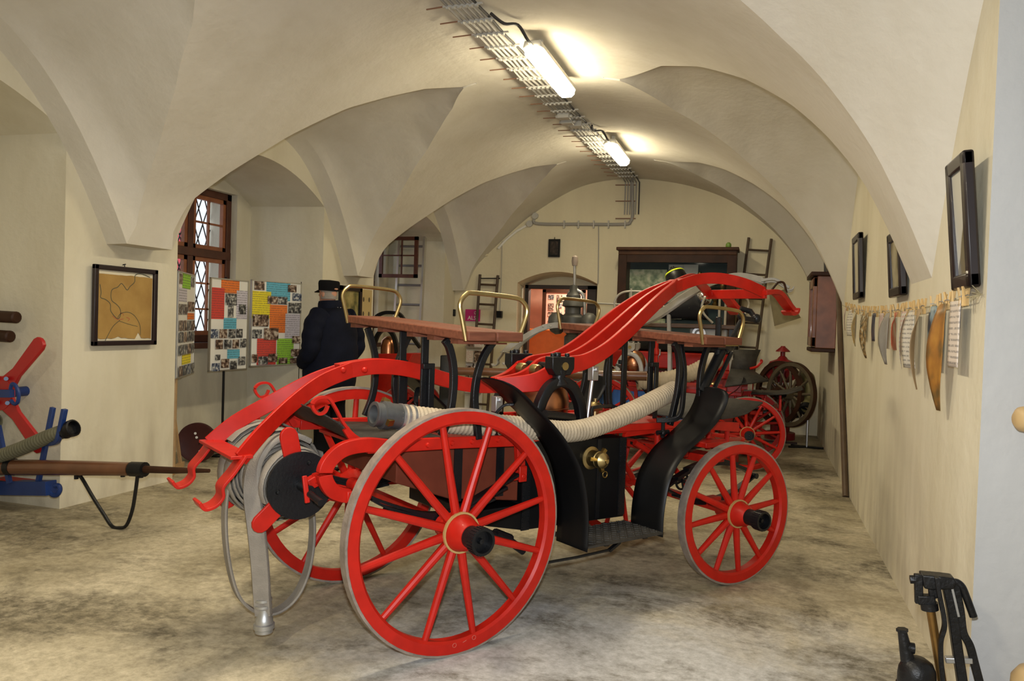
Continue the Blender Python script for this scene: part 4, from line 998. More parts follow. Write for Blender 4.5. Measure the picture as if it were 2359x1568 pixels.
b = MB(); o = pY(1678,573,12.7); b.lathe([(0,0),(.03,0),(.045,.03),(.04,.07),(.02,.09),(0,.09)], (o.x,12.7,zt+.02), (0,0,1), 14); tag(b.build('green_ornament', mat('green_glaze', (.20,.35,.06), .3)), 'small green ornament on top of the display cabinet', 'ornament')
# small dark picture
q0, q1 = pY(1265,551,12.985), pY(1290,592,12.985); pc = thing('small_picture', 'small dark picture hanging high above the doorway', 'picture', (0,0,0))
b = MB(); b.bbox(q0, q1+Vector((0,-.03,0))); b.build('picture_frame', BLACK, pc); b = MB(); b.bbox(q0+Vector((.035,-.032,-.04)), q1+Vector((-.035,-.031,.04))); b.build('picture_sheet', photo_mat('dark_photo', ((.01,.008,.006),(.03,.02,.015),(.06,.04,.03))), pc)
b = MB(); b.cyl(pY(1278,546,12.98), pY(1278,551,12.96), .006, 5); b.build('nail', BLACK, pc)

def ladder(label, pl, pr, bl, br, n, r=.022, m=LADW, rungm=None, square=False):
    t = thing('ladder', label, 'ladder', (0,0,0)); pl, pr, bl, br = map(Vector, (pl, pr, bl, br))
    for a, c in ((pl, bl), (pr, br)):
        b = MB(); (b.bar(a, c, r*1.4, r*2.6, (0,1,0)) if square else b.tube([a, c], r, 8)); b.build('rail', m, t)
    for k in range(n):
        f = (k+.5)/n; b = MB(); b.cyl(pl.lerp(bl, f), pr.lerp(br, f), r*.75, 8); b.build('rung', rungm or m, t)
    return t
tr_, tl_ = pY(1777,550,12.95), pY(1725,547,12.95)
br_ = pY(1735,870,12.85); k_ = (br_-tr_)/(tr_.z-br_.z)*tr_.z + tr_; k_.z = .0; k_.y = 12.7
ladder('dark wooden ladder leaning on the back wall right of the display cabinet', tl_, tr_, k_+(tl_-tr_)*1.0-Vector((0,0,(tl_-tr_).z)), k_, 8)
a0, a1 = pY(1106,632,12.95), pY(1147,634,12.95); b0, b1 = pY(1096,780,12.85), pY(1136,780,12.85)
f = lambda t_, b_: Vector((t_.x+(b_.x-t_.x)*t_.z/(t_.z-b_.z), 12.72, 0))
ladder('short dark ladder leaning on the back wall left of the doorway', a0, a1, f(a0,b0), f(a1,b1), 7, .026)
b = MB(); b.cyl(pY(1105,641,12.94), pY(1152,641,12.94), .010, 6); tag(b.build('iron_rod', BLACK), 'thin iron rod lying across the top of the short ladder', 'rod')
al = ladder('tall aluminium ladder standing in the far window bay', pY(922,545,12.4), pY(979,545,12.4), (pY(917,640,12.4).x,12.2,0), (pY(977,700,12.4).x,12.2,0), 9, .028, ALU, mat('ladder_rung_grey', (.25,.25,.26), .5, .6), True)
# magenta sign
q0, q1 = pY(1073,712,12.98), pY(1106,740,12.98); sg = thing('wall_sign', 'magenta sign with white lettering on the back wall', 'sign', (0,0,0))
b = MB(); b.bbox(q0, q1+Vector((0,-.015,0))); b.build('sign_plate', mat('magenta_print', (.55,.02,.20), .5), sg)
WH = mat('white_print', (.85,.83,.8), .6)
text('lettering', 'ALSI', ((q0.x+q1.x)/2, q1.y-.017, q0.z-.155), (1,0,0), (0,0,1), .10, WH, sg)
b = MB(); cx, cz = (q0.x+q1.x)/2+.05, q0.z-.06; b.tube([(cx+.018*cos(2*pi*k/16), q1.y-.016, cz+.024*sin(2*pi*k/16)) for k in range(16)], .004, 5, closed=True); b.build('ring_emblem', WH, sg)
# leaflet rack under the sign
rk = thing('leaflet_rack', 'tall narrow rack of leaflets below the magenta sign', 'rack', (0,0,0)); o = pY(1090,800,12.7)
b = MB(); b.bbox((o.x-.16,12.78,0),(o.x+.16,12.82,1.35)); b.bbox((o.x-.18,12.6,0),(o.x+.18,12.9,.03)); b.build('back_board', WHITEP, rk)
for k in range(4):
    b = MB(); b.bbox((o.x-.15,12.70,.35+k*.27),(o.x+.15,12.77,.37+k*.27)); s_ = b.build('shelf', ALU, rk)
    for i in range(2):
        b = MB(); b.bbox((o.x-.14+i*.15,12.735,.37+k*.27),(o.x-.01+i*.15,12.755,.57+k*.27)); tag(b.build('leaflet', (paper_mat('leaflet_white',(.75,.72,.66),(.5,.05,.06)), PH[1])[(i+k) % 2]), 'printed leaflet standing in the rack below the magenta sign', 'leaflet', 'leaflets in the rack')

# ------------------------------------------------------------------ left pier pictures
mf = thing('framed_map', 'old brown map in a dark frame on the near left pier', 'framed map', (0,0,0))
C4 = [pX(217,613,XL+.05), pX(363,617,XL+.05), pX(364,789,XL+.03), pX(218,801,XL+.03)]
zt, zb_ = (C4[0].z+C4[1].z)/2, (C4[2].z+C4[3].z)/2; y0, y1 = C4[0].y, C4[1].y
Xf = XL+.045
b = MB(); frame_rect(b, [(Xf,y0,zb_),(Xf,y1,zb_),(Xf,y1,zt),(Xf,y0,zt)], .042, .035); b.build('picture_frame', mat('map_frame', (.018,.010,.012), .35), mf, bevel=.006)
b = MB(); b.bbox((Xf-.012,y0+.03,zb_+.03),(Xf-.008,y1-.03,zt-.03)); b.build('backing_sheet', mat('ivory_paper', (.72,.66,.50), .8), mf)
random.seed(5)
edge = [(y0+.05,zt-.075)]+[(y0+.05+(y1-y0-.10)*i/12, zt-.07-.006*random.random()) for i in range(1,12)]+[(y1-.05,zt-.08),(y1-.055,zb_+.06)]
nb = 16
for i in range(nb+1):
    y = y1-.055-(y1-y0-.105)*i/nb; dz = .055+.012*random.random()+(.05 if i in (4,) else 0)+(.02 if i in (10,) else 0); edge.append((y, zb_+dz))
b = MB(); b.prism(edge, (Xf-.004,0,0), (0,1,0), (0,0,1), .003)
b.build('map_sheet', mat('aged_map', (.42,.26,.075), .75, col2=(.33,.19,.05), vscale=5, bump=.1), mf)
def mapline(pts, w, m, nm='drawn_line'):
    P_ = smoothpath([pX(x, y, Xf) for x, y in pts], 5); b = MB(); b.sweep([Vector((Xf-.0018, p.y, p.z)) for p in P_], rect(w, .001), (1,0,0)); b.build(nm, m, mf)
RIV = mat('map_river_ink', (.07,.075,.05), .8); REDI = mat('map_red_ink', (.42,.10,.05), .8)
S_ = 800/2358.
Q = lambda *p: [(x*S_, 500+y*S_) for x, y in p]
mapline(Q((680,455),(688,510),(685,545),(720,560),(750,590),(755,640),(800,690),(820,660),(815,620),(790,590),(760,565),(755,520),(765,490),(800,475),(825,450),(845,470),(865,495),(885,470),(915,440),(920,395),(960,385),(1020,408)), .006, RIV)
mapline(Q((815,700),(770,740),(735,800),(715,840)), .005, RIV); mapline(Q((800,685),(820,655),(870,645),(915,670),(950,730),(955,800)), .005, RIV); mapline(Q((812,705),(870,725),(935,742)), .004, RIV)
mapline(Q((765,670),(800,695),(840,690)), .005, REDI); mapline(Q((860,680),(880,690),(870,705)), .005, REDI); mapline(Q((815,650),(835,655),(840,670)), .004, REDI)
b = MB(); b.cyl((XL,(y0+y1)/2,zt+.02),(XL+.03,(y0+y1)/2,zt+.025),.005,5); b.cyl((XL+.02,(y0+y1)/2,zt-.01),(XL+.02,(y0+y1)/2,zt+.025),.004,5); b.build('nail', BLACK, mf)
# second pier: glazed picture and poster
pp = thing('framed_picture', 'green-tinted picture in a dark frame on the second pier behind the man', 'picture', (0,0,0))
ya, yb, za, zb2 = 8.95, pX(832,690,XL+.03).y, pX(832,662,XL+.03).z, pX(832,725,XL+.03).z-.15
b = MB(); frame_rect(b, [(XL+.03,ya,zb2),(XL+.03,yb,zb2),(XL+.03,yb,za),(XL+.03,ya,za)], .06, .035); b.build('picture_frame', BLACK, pp)
b = MB(); b.bbox((XL+.01,ya+.03,zb2+.03),(XL+.022,yb-.03,za-.03)); b.build('picture_sheet', photo_mat('olive_picture', ((.08,.09,.03),(.26,.23,.08),(.40,.34,.14)), 6), pp)
po = MB(); po.bbox((XL+.005,yb+.04,zb2),(XL+.012,yb+.34,za-.02)); pob = tag(po.build('poster', mat('tan_poster', (.50,.38,.17), .7)), 'tan poster with dark figures on the second pier beside the framed picture', 'poster')
for i in range(2):
    for j in range(3):
        b = MB(); o = (XL+.014, yb+.10+i*.16, za-.16-j*.2); b.ball(o, .028, 8, (.08,.8,1.3)); b.build('printed_figure', mat('poster_ink', (.10,.08,.05), .8), pob)
# ------------------------------------------------------------------ second carriage with the grey beam (same make, standing behind)
BLUEP = mat('sky_blue_panel', (.035,.17,.50), .5, var=.15)
def copy_mapped(o, parent, mp, skip):
    base = o.name.split('.')[0]
    if base in skip: return None
    c = o.copy(); COL.objects.link(c); c.parent = parent
    if o.type == 'MESH' and base in mp:
        c.data = o.data.copy(); c.data.materials.clear(); c.data.materials.append(mp[base])
        if 'label' in c: del c['label']
    for ch in list(o.children): copy_mapped(ch, c, {**mp, **({k: mp['_beam'] for k in ('beam_leaf','beam_bar','fork_prong','crossbar','hook_arm','hook','rivet')} if base == 'rocking_beam' and '_beam' in mp else {})}, skip)
    return c
c2 = cart.copy(); COL.objects.link(c2)
SC2 = .87; H2 = radians(-1)
c2.scale = (SC2,)*3; c2.rotation_euler = (0,0,H2)
# near rear wheel hub stands at (-1.86, 9.28)
c2.location = Vector((-1.86,9.28,0)) - Matrix.Rotation(H2,3,'Z') @ Vector((0,-.65*SC2,0))
c2['label'] = 'second fire carriage with grey rocking beam, standing behind the red carriage'; c2['category'] = 'fire carriage'
m2 = {'_beam': GREYP, 'pivot_frame': GREYP, 'pivot_block': GREYP, 'water_tank': BLUEP, 'angle_strip': BLUEP, 'tool_chest': BLUEP, 'bench_leg': GREYP, 'iron_strap': BLUEP}
skip2 = ('bench','hose_stay','hose_reel','brake_column','brake_bracket','brake_crank','grey_side_plate','lever_grip','valve_lever','wing_screw','nut','bench_leg','beam_guide','draw_rod','tow_loop','wheel','front_axle','elliptic_spring','front_rail')
for ch in list(cart.children): copy_mapped(ch, c2, m2, skip2)
for ch in c2.children:
    bn_ = ch.name.split('.')[0]
    if bn_ == 'rocking_beam': ch.location = (-.60,0,.50); ch.rotation_euler = (0,-.055,0)
    elif bn_ in ('pivot_frame','air_vessel','pivot_shaft','pump_rod','pump_cylinder'): ch.location = (-.62,0,.20)
I2 = (Matrix.Translation(c2.location) @ Matrix.Rotation(H2,4,'Z') @ Matrix.Scale(SC2,4)).inverted()
l2 = lambda p: I2 @ Vector(p)
for (uu, R_) in ((0,.575),(2.0,.49)):
    for s in (-1,1): wheel('wheel', c2, L(uu,s*.62,R_), R_, L(.18 if uu > 1 else 0, s, 0), 12, a0=.1*s)
    b = MB(); b.bar(L(uu,-.6,R_), L(uu,.6,R_), .05, .05); b.build('axle', RED, c2)
b = MB(); b.bbox((1.0,-.36,.99),(1.7,.36,1.06)); b.build('red_body', REDD, c2, bevel=.01)
b = MB(); b.bbox((.35,-.40,.70),(1.5,-.37,.95)); bp_ = b.build('side_board', BLUEP, c2)
b = MB(); b.bbox((.35,-.405,.86),(1.5,-.401,.875)); b.build('red_stripe', RED, bp_)
for uu in (.9, 1.75):      # grey uprights under the beam
    b = MB(); b.bar((uu,-.12,1.0), (uu-.02,-.12,1.60), .03, .05, (1,0,0)); b.build('beam_upright', GREYP, c2, bevel=.004)
b = MB(); b.cyl((-.9,.15,1.30),(1.35,.05,1.29),.032,12); 
tag(b.build('pumping_pole', POLEW), 'long brown wooden pumping pole lying level behind the red carriage', 'pole')
o = bpy.data.objects['pumping_pole']; pa, pb_ = pD(955,852,9.3), pD(1490,866,9.0)
bpy.data.objects.remove(o)
b = MB(); b.cyl(pa, pb_, .046, 14, .055); tag(b.build('pumping_pole', POLEW), 'long brown wooden pumping pole lying level behind the red carriage', 'pole')
pq0, pq1 = pD(1015,818,9.22), pD(1050,818,9.22)
b = MB(); b.add([pq0,pq1,Vector((pq1.x,pq1.y,.0)),Vector((pq0.x,pq0.y,.0))],[(0,1,2,3)]); tag(b.build('pole_rest', BLACK, solid=.05, bevel=.01), 'black rest plate holding the brown pumping pole up', 'bracket')
# beige hose on the second carriage
sh = thing('suction_hose', 'beige ribbed hose lying along the second carriage, wrapped white at one end', 'hose')
ribbed(smoothpath([pD(1468,880,9.3),pD(1510,877,9.3),pD(1560,868,9.25),pD(1600,856,9.2),pD(1632,838,9.15)],14), .095, .04, 'hose_body', HOSE, sh)
b = MB(); b.ball(pD(1640,832,9.15), .11, 16, (1.2,1,.95)); b.build('wrapping', mat('white_wrap', (.55,.50,.44), .9), sh)
for (x, y, r, lb) in ((1812,905,.0,''),):
    pass
# copper and red dome ornaments: brass gauge on the second carriage top
b = MB(); q = pD(1513,800,9.4); b.lathe([(0,-.45),(.05,-.45),(.05,-.42),(.02,-.40),(.02,-.1),(.035,-.08),(.035,-.03),(.02,0),(.02,.16),(0,.16)], q, (0,0,1), 14); tag(b.build('red_handled_nozzle', RED), 'small red-handled nozzle standing upright on the second carriage', 'nozzle')

# ------------------------------------------------------------------ third carriage at the back with chromed rails
c3o = pY(1560,742,10.8)
c3 = thing('railed_carriage', 'carriage at the back with white metal rails over a brown bench', 'fire carriage', (c3o.x, 11.15, 0), 0)
l3 = loc_(c3)
zb3 = 1.68
b = MB(); b.bbox(l3((-1.98,10.78,zb3-.06)), l3((-.28,11.25,zb3))); b.build('bench', mat('brown_bench', (.10,.05,.025), .5, var=.3), c3, bevel=.01)
for x0, x1 in ((-1.98,-1.50),(-.78,-.30)):
    y = 10.8
    pts = [(x0+.20,y,zb3),(x0+.20,y,zb3+.38)]
    for dx_ in ((.22,.30) if x0 > -1 else (.22,)):
        b = MB(); b.tube([l3((x0+dx_,y,zb3-.02)), l3((x0+dx_,y,zb3+.47))], .016, 8); b.build('rail_post', mat('white_rail', (.62,.60,.54), .3, .6), c3)
    b = MB(); b.tube(smoothpath([l3(p) for p in ((x0+.14,y,zb3+.02),(x0+.02,y,zb3+.14),(x0-.01,y,zb3+.26),(x0+.05,y,zb3+.38),(x0+.20,y,zb3+.43),(x0+.48,y+.0,zb3+.41),(x1+.12,y,zb3+.30),(x1+.06,y,zb3+.12),(x1,y,zb3+.02))],5), .016, 8); b.build('rail', mat('white_rail', (.62,.60,.54), .3, .6), c3)
b = MB(); b.tube([l3(pY(1290,694,10.8)), l3(pY(1540,706,10.8))], .013, 8); b.build('hand_bar', mat('white_rail', (.62,.60,.54), .3, .6), c3)
b = MB(); b.tube([l3(pY(1540,706,10.8)),l3(pY(1545,880,10.75))], .03, 8); b.build('rail_post', GREYP, c3)
b = MB(); b.cyl(l3((-1.60,11.1,zb3-.32)), l3((-1.0,11.1,zb3-.32)), .15, 24); b.build('brass_cylinder', BRASS, c3)
b = MB(); b.bbox(l3((-2.0,10.85,1.05)), l3((-.2,11.6,1.28))); b.build('red_body', RED, c3, bevel=.02)
b = MB(); b.bbox(l3((-1.9,10.95,1.28)), l3((-.3,11.5,1.45))); b.build('black_body', BLACK, c3, bevel=.03)
b = MB(); b.bbox(l3((-.95,10.9,1.45)), l3((-.45,11.2,1.62))); b.build('grey_box', PLASTIC, c3, bevel=.02)
b = MB(); b.lathe([(.06,0),(.09,0),(.09,.03),(.06,.03)], l3((-.82,10.86,1.55)), (0,-1,0), 18, closed=True); b.lathe([(0,0),(.03,0),(.03,.06),(0,.06)], l3((-.82,10.86,1.55)), (0,-1,0), 12); b.build('valve_wheel', STEEL, c3)
for sx in (-1.8,-.4):
    for yy in (10.9,11.55):
        b = MB(); b.bar(l3((sx,yy,1.45)), l3((sx,yy,zb3-.05)), .05, .05, (1,0,0)); b.build('bench_support', BLACK, c3)
for s, yy in ((0,10.95),(1,11.5)):
    for sx in (-2.05,-.12):
        wheel('wheel', c3, l3((sx,yy,.52)), .52, (-1 if sx < -1 else 1,0,0), 12, detail=False)
b = MB(); b.bar(l3((-2.0,11.2,.9)), l3((-.15,11.2,.9)), .1, .2); b.bar(l3((-1.9,10.95,.52)), l3((-.25,10.95,.52)), .05,.05); b.bar(l3((-1.9,11.5,.52)), l3((-.25,11.5,.52)), .05,.05); b.build('axle', REDD, c3)
for sx in (-1.7,-.5):
    b = MB(); b.bar(l3((sx,11.2,.52)), l3((sx,11.2,1.1)), .08, .5, (1,0,0)); b.build('frame_post', REDD, c3)
# brown curved bench end and red arms right of it
hm = thing('helmet', 'black firefighter helmet with yellow reflective stripe, beyond the beam', 'helmet', pY(1558,640,10.95)*1)
hm.rotation_euler = (0,.5,2.6)
b = MB(); b.lathe([(.0,.15),(.05,.145),(.10,.115),(.135,.06),(.145,0),(.15,-.05),(.145,-.07)], (0,0,0), (0,0,1), 24); b.build('shell', BLACK, hm, solid=.006)
b = MB(); b.lathe([(.137,.066),(.142,.070),(.126,.092),(.120,.090)], (0,0,0), (0,0,1), 24, closed=True); b.build('reflective_stripe', mat('yellow_stripe_glow', (.55,.65,.02), .4, emit=.15), hm)  # the stripe's shine is put in as a faint glow of its own
b = MB(); b.tube(smoothpath([(.13*cos(t),.15*sin(t),-.06-.05*cos(t)) for t in [-1.2+.3*k for k in range(9)]],3), .018, 8); b.build('visor_edge', mat('yellow_trim', (.65,.50,.12), .5), hm)
b = MB(); b.bbox((-.03,-.02,.12),(.03,.02,.18)); b.build('crest', BLACK, hm, bevel=.01)
jk = thing('fire_jacket', 'dark fire jacket heaped on the bench of the carriage with white rails', 'jacket', pY(1560,735,10.95)*1)
b = MB(); rows = []
for k, (x, w_, h) in enumerate(((-.36,.06,.05),(-.28,.16,.16),(-.10,.22,.24),(.08,.22,.34),(.22,.18,.38),(.34,.12,.22),(.40,.05,.08))):
    rows.append([Vector((x+.02*sin(j*2.1+k), w_*cos(t), max(0,h*(.5+.5*sin(t))+.012*sin(5*t+k)))) for j, t in enumerate([2*pi*i/16 for i in range(16)])]+[Vector((x+.02*sin(k), w_, max(0,h*.5+.012*sin(k))))])
b.ribbon(rows); b.build('jacket_cloth', mat('black_cloth', (.012,.012,.014), .9), jk, smooth=80)
b = MB(); b.box((.15,-.18,.18), (.05,.02,.05)); b.build('badge', mat('olive_badge', (.2,.22,.05), .6), jk)
fl_ = thing('alarm_bell', 'polished chrome ball-shaped bell on the carriage with white rails', 'bell', pY(1620,682,10.95)*1)
b = MB(); b.lathe([(0,-.13),(.05,-.13),(.10,-.09),(.125,-.02),(.125,.03),(.10,.09),(.05,.125),(0,.13)], (0,0,0), (0,0,1), 24); b.build('bell_shell', CHROME, fl_, smooth=80)
b = MB(); b.cyl((0,0,-.13),(0,0,-.32),.02,10); b.build('bell_post', STEEL, fl_)

# black ribbed seat and tread plates of the vehicle at the far right
sx = thing('black_seat', 'black patterned metal seat standing behind the red front rail on the right', 'seat', (pD(1725,850,9.4).x, pD(1725,850,9.4).y, 0))
lx = loc_(sx)
b = MB(); b.add([lx(p) for p in (pD(1690,806,9.4),pD(1752,806,9.4),pD(1733,853,9.3),pD(1683,850,9.3))],[(0,1,2,3)]); b.build('backrest', RUBBERP, sx, solid=.02)
b = MB(); b.add([lx(p) for p in (pD(1683,850,9.3),pD(1733,853,9.3),pD(1770,877,8.9),pD(1670,890,8.9))],[(0,1,2,3)]); b.build('seat_plate', RUBBERP, sx, solid=.02)
b = MB(); q0 = lx(pD(1655,858,9.3)); q1 = lx(pD(1718,874,9.3)); b.bbox(q0, q1+Vector((0,.35,0))); b.build('seat_box', RED, sx, bevel=.01)
b = MB(); b.bbox((q0.x+.05,q0.y+.05,0), (q1.x-.05,q1.y+.3,q1.z+.02)); b.build('pedestal', REDD, sx)
b = MB(); b.tube(smoothpath([lx(pD(1727,849,9.3)),lx(pD(1742,845,9.3)),lx(pD(1750,838,9.3)),lx(pD(1755,832,9.3)),lx(pD(1752,829,9.3))],4), .016, 8); b.build('red_hook', RED, sx)

# canvas bucket hanging from the end of the grey beam
bk = thing('canvas_bucket', 'olive canvas fire bucket hanging from the end of the grey beam', 'bucket', (0,0,0))
t0, t1 = pY(1790,672,9.0), pY(1812,735,9.0); ax = (t1-t0).normalized()
b = MB(); b.lathe([(0,0),(.085,0),(.09,.02),(.14,.33),(.145,.35),(.135,.35),(.085,.04),(0,.03)], t0, ax, 24); b.build('bucket_shell', mat('olive_canvas', (.17,.14,.07), .85, var=.3), bk)
b = MB(); b.tube(smoothpath([t0+Vector((-.07,0,.0)),pY(1788,655,9.0),pY(1794,650,9.0),pY(1806,652,9.0),t0+Vector((.1,0,-.01))],5), .012, 8); b.build('handle', DARKW, bk)

# grey fork-handled pump near the doorway
gp = thing('standing_pump', 'grey cast hand pump with a tall forked handle in front of the doorway', 'pump', (pY(1318,780,10.4).x, 10.4, 0))
lg = loc_(gp)
PG = mat('pump_grey_green', (.11,.108,.098), .5, .3, var=.35)
zz = lambda y: pY(1318,y,10.4).z
prof = [(0,zz(655)),(.05,zz(657)),(.06,zz(672)),(.10,zz(680)),(.10,zz(686)),(.14,zz(695)),(.155,zz(705)),(.11,zz(708)),(.11,zz(722)),(.16,zz(730)),(.17,zz(745)),(.13,zz(762)),(.08,zz(770)),(.11,zz(776)),(.11,zz(796)),(.08,zz(802)),(.06,zz(812)),(.09,zz(835)),(.10,zz(850)),(.10,.05),(.2,.04),(.2,0),(0,0)]
b = MB(); b.lathe(prof, (0,0,0), (0,0,1), 24); b.build('pump_body', PG, gp)
for s in (-1,1):
    b = MB(); b.lathe([(0,0),(.10,.02),(.155,.09),(.155,.16),(.11,.22),(0,.24)], Vector((s*.10,0,zz(742))), (s,0,-.15), 20); b.build('side_valve', PG, gp, smooth=80)
b = MB(); b.lathe([(0,0),(.035,0),(.045,.06),(.04,.12),(.02,.14),(0,.14)], lg(pY(1324,612,10.4)), (0,0,1), 14); b.build('handle_knob', mat('knob_wood_grey', (.30,.24,.2), .5), gp)
b = MB(); b.tube([lg(pY(1324,612,10.4)), lg(pY(1324,662,10.4))], .02, 10); b.tube(smoothpath([lg(pY(1324,660,10.4)),lg(pY(1330,668,10.4)),lg(pY(1340,675,10.4)),lg(pY(1346,690,10.4)),lg(pY(1347,728,10.4))],5), .024, 10)
b.tube(smoothpath([lg(pY(1324,660,10.4)),lg(pY(1316,668,10.4)),lg(pY(1310,676,10.4)),lg(pY(1306,690,10.4))],5), .02, 10); b.build('fork_handle', STEEL, gp)

# small pump with a copper dome at the far left
sp = thing('small_fire_pump', 'small red pump with black arched frame and copper dome on the far left', 'fire pump', (pY(905,800,10.4).x, 10.4, 0))
ls = loc_(sp)
Yp = 10.4
b = MB(); q0, q1 = pY(862,814,Yp), pY(968,812,Yp); zt = q0.z; b.prism([(q0.x,zt),(q0.x+.06,zt-.18),(q0.x+.06,.45),(q1.x-.06,.45),(q1.x-.06,zt-.1),(q1.x,zt+.04)], Vector((-sp.location.x,0,0)), (1,0,0), (0,0,1), .5); b.build('red_box', RED, sp, bevel=.01)
b = MB(); cx = ls(pY(895,790,Yp)).x; zb4 = zt-.02
b.sweep(smoothpath([Vector((cx-.20,-.1,zb4)),Vector((cx-.17,-.1,zb4+.20)),Vector((cx-.10,-.1,zb4+.34)),Vector((cx,-.1,zb4+.39)),Vector((cx+.10,-.1,zb4+.34)),Vector((cx+.17,-.1,zb4+.20)),Vector((cx+.20,-.1,zb4))],5), rect(.06,.05), (0,1,0)); b.cyl((cx,-.1,zb4+.38),(cx,-.1,zb4+.5),.05,12); b.build('arched_frame', BLACK, sp)
b = MB(); b.lathe([(0,.29),(.05,.28),(.10,.23),(.115,.15),(.115,0),(0,0)], (cx,0,zb4), (0,0,1), 24); b.build('copper_dome', COPPER, sp, smooth=80)
b = MB(); b.sweep(smoothpath([ls(pY(848,790,Yp)),ls(pY(862,738,Yp)),ls(pY(880,722,Yp)),ls(pY(905,720,Yp)),ls(pY(925,728,Yp)),ls(pY(950,775,Yp)),ls(pY(968,800,Yp))],5), rect(.05,.05), (0,1,0)); b.build('pump_lever', BLACK, sp)
for s in (-.35,.35):
    for t in (-1,1): wheel('wheel', sp, (s,t*.36,.33), .33, (0,t,0), 10, detail=False, mt=REDD)
b = MB(); b.bar((-.5,0,.45),(.5,0,.45),.4,.08); b.bar((-.35,-.36,.33),(-.35,.36,.33),.04,.04); b.bar((.35,-.36,.33),(.35,.36,.33),.04,.04); b.build('undercarriage', BLACK, sp)

# ------------------------------------------------------------------ right wall: pictures, cabinet, clothes line, pole, axe
def wall_picture(label, y0, y1, z0, z1, tilt, m):
    t = thing('framed_picture', label, 'picture', (XR, (y0+y1)/2, z1), 0, 'framed pictures on the right wall')
    h = (y1-y0)/2; dz = z1-z0
    P_ = [(-.03,h,-dz),(-.03,-h,-dz),(-.03-tilt,-h,0),(-.03-tilt,h,0)]
    b = MB(); frame_rect(b, P_, .065, .045); b.build('picture_frame', mat('black_brown_frame', (.016,.010,.011), .35, coat=.2), t, bevel=.01)
    k = .06/dz
    b = MB(); b.add([(-.035,h-.05,-dz+.05),(-.035,-h+.05,-dz+.05),(-.035-tilt,-h+.05,-.05),(-.035-tilt,h-.05,-.05)],[(0,1,2,3)]); b.build('picture_sheet', m, t, smooth=0)
    return t
HILL = bpy.data.materials.new('hill_photo'); HILL.use_nodes = True; nt = HILL.node_tree; bb = nt.nodes['Principled BSDF']; bb.inputs['Roughness'].default_value = .25
tc = nt.nodes.new('ShaderNodeTexCoord'); sx_ = nt.nodes.new('ShaderNodeSeparateXYZ'); nt.links.new(tc.outputs['Object'], sx_.inputs[0])
n_ = nt.nodes.new('ShaderNodeTexNoise'); n_.inputs['Scale'].default_value = 5; nt.links.new(tc.outputs['Object'], n_.inputs['Vector'])
ma = nt.nodes.new('ShaderNodeMath'); ma.operation = 'MULTIPLY_ADD'; ma.inputs[1].default_value = 1.5; nt.links.new(sx_.outputs['Y'], ma.inputs[0]); nt.links.new(sx_.outputs['Z'], ma.inputs[2])
mb_ = nt.nodes.new('ShaderNodeMath'); mb_.operation = 'MULTIPLY_ADD'; mb_.inputs[1].default_value = .18; nt.links.new(n_.outputs['Fac'], mb_.inputs[0]); nt.links.new(ma.outputs[0], mb_.inputs[2])
rp = nt.nodes.new('ShaderNodeValToRGB'); e = rp.color_ramp.elements; e[0].position = .0; e[0].color = (.20,.17,.10,1); e[1].position = .03; e[1].color = (.62,.61,.54,1)
ad = nt.nodes.new('ShaderNodeMath'); ad.operation = 'ADD'; ad.inputs[1].default_value = .26; nt.links.new(mb_.outputs[0], ad.inputs[0]); nt.links.new(ad.outputs[0], rp.inputs['Fac']); nt.links.new(rp.outputs['Color'], bb.inputs['Base Color'])
wall_picture('large framed photograph of a hillside nearest the right-hand corner', 3.71, 4.05, 1.82, 2.40, .05, HILL)
wall_picture('second framed picture from the near corner, partly behind the vault rib', 5.45, 5.93, 1.865, 2.30, .03, photo_mat('olive_photo', ((.10,.085,.045),(.26,.22,.12),(.42,.38,.25)), 5))
wall_picture('narrow framed certificate on the right wall beside the wooden cabinet', 7.68, 8.2, 1.94, 2.54, .03, mat('cream_sheet', (.50,.46,.34), .6))
wall_picture('dark framed picture high behind the wall cabinet on the right', 11.5, 12.05, 2.2, 2.75, .02, mat('dark_sheet', (.05,.04,.03), .5))
wc = thing('wall_cabinet', 'brown wooden wall cabinet with glazed door on the far right wall', 'cabinet', (XR, 10.9, 1.4))
lw = loc_(wc); x0, y0, y1, z0, z1 = .62, 10.45, 11.35, 1.42, 2.33
b = MB(); b.bbox(lw((x0+.02,y0,z0)), lw((XR,y1,z1))); b.build('cabinet_body', mat('cabinet_red_brown', (.24,.085,.04), .4, var=.3, coat=.2), wc, bevel=.008)
b = MB(); b.bbox(lw((x0-.06,y0-.05,z1)), lw((XR,y1+.05,z1+.05))); b.build('cornice', DARKW, wc, bevel=.008)
b = MB(); frame_rect(b, [lw((x0,y1,z0+.02)),lw((x0,y0,z0+.02)),lw((x0,y0,z1-.02)),lw((x0,y1,z1-.02))], .12, .05); dr = b.build('door', mat('cabinet_red_brown', (.24,.085,.04), .4), wc, bevel=.008)
b = MB(); b.add([lw((x0+.01,y0+.1,z0+.12)),lw((x0+.01,y1-.1,z0+.12)),lw((x0+.01,y1-.1,z1-.12)),lw((x0+.01,y0+.1,z1-.12))],[(0,1,2,3)]); b.build('door_pane', mat('cabinet_pane', (.45,.41,.30), .1, coat=.5), dr, smooth=0)
b = MB(); b.bbox(lw((x0-.03,y0,z0-.05)), lw((XR,y1,z0))); b.build('base_moulding', DARKW, wc, bevel=.01)
pl = thing('long_pole', 'long brown wooden pole leaning along the right wall below the cabinet', 'pole')
b = MB(); b.cyl((.845,8.26,0), pX(1931,655,.85), .030, 10); b.build('shaft', mat('pole_brown', (.10,.06,.03), .6, var=.3), pl)
ax_ = thing('fire_axe', 'black-handled fire tool hanging on the right wall under the cabinet', 'axe', (0,0,0))
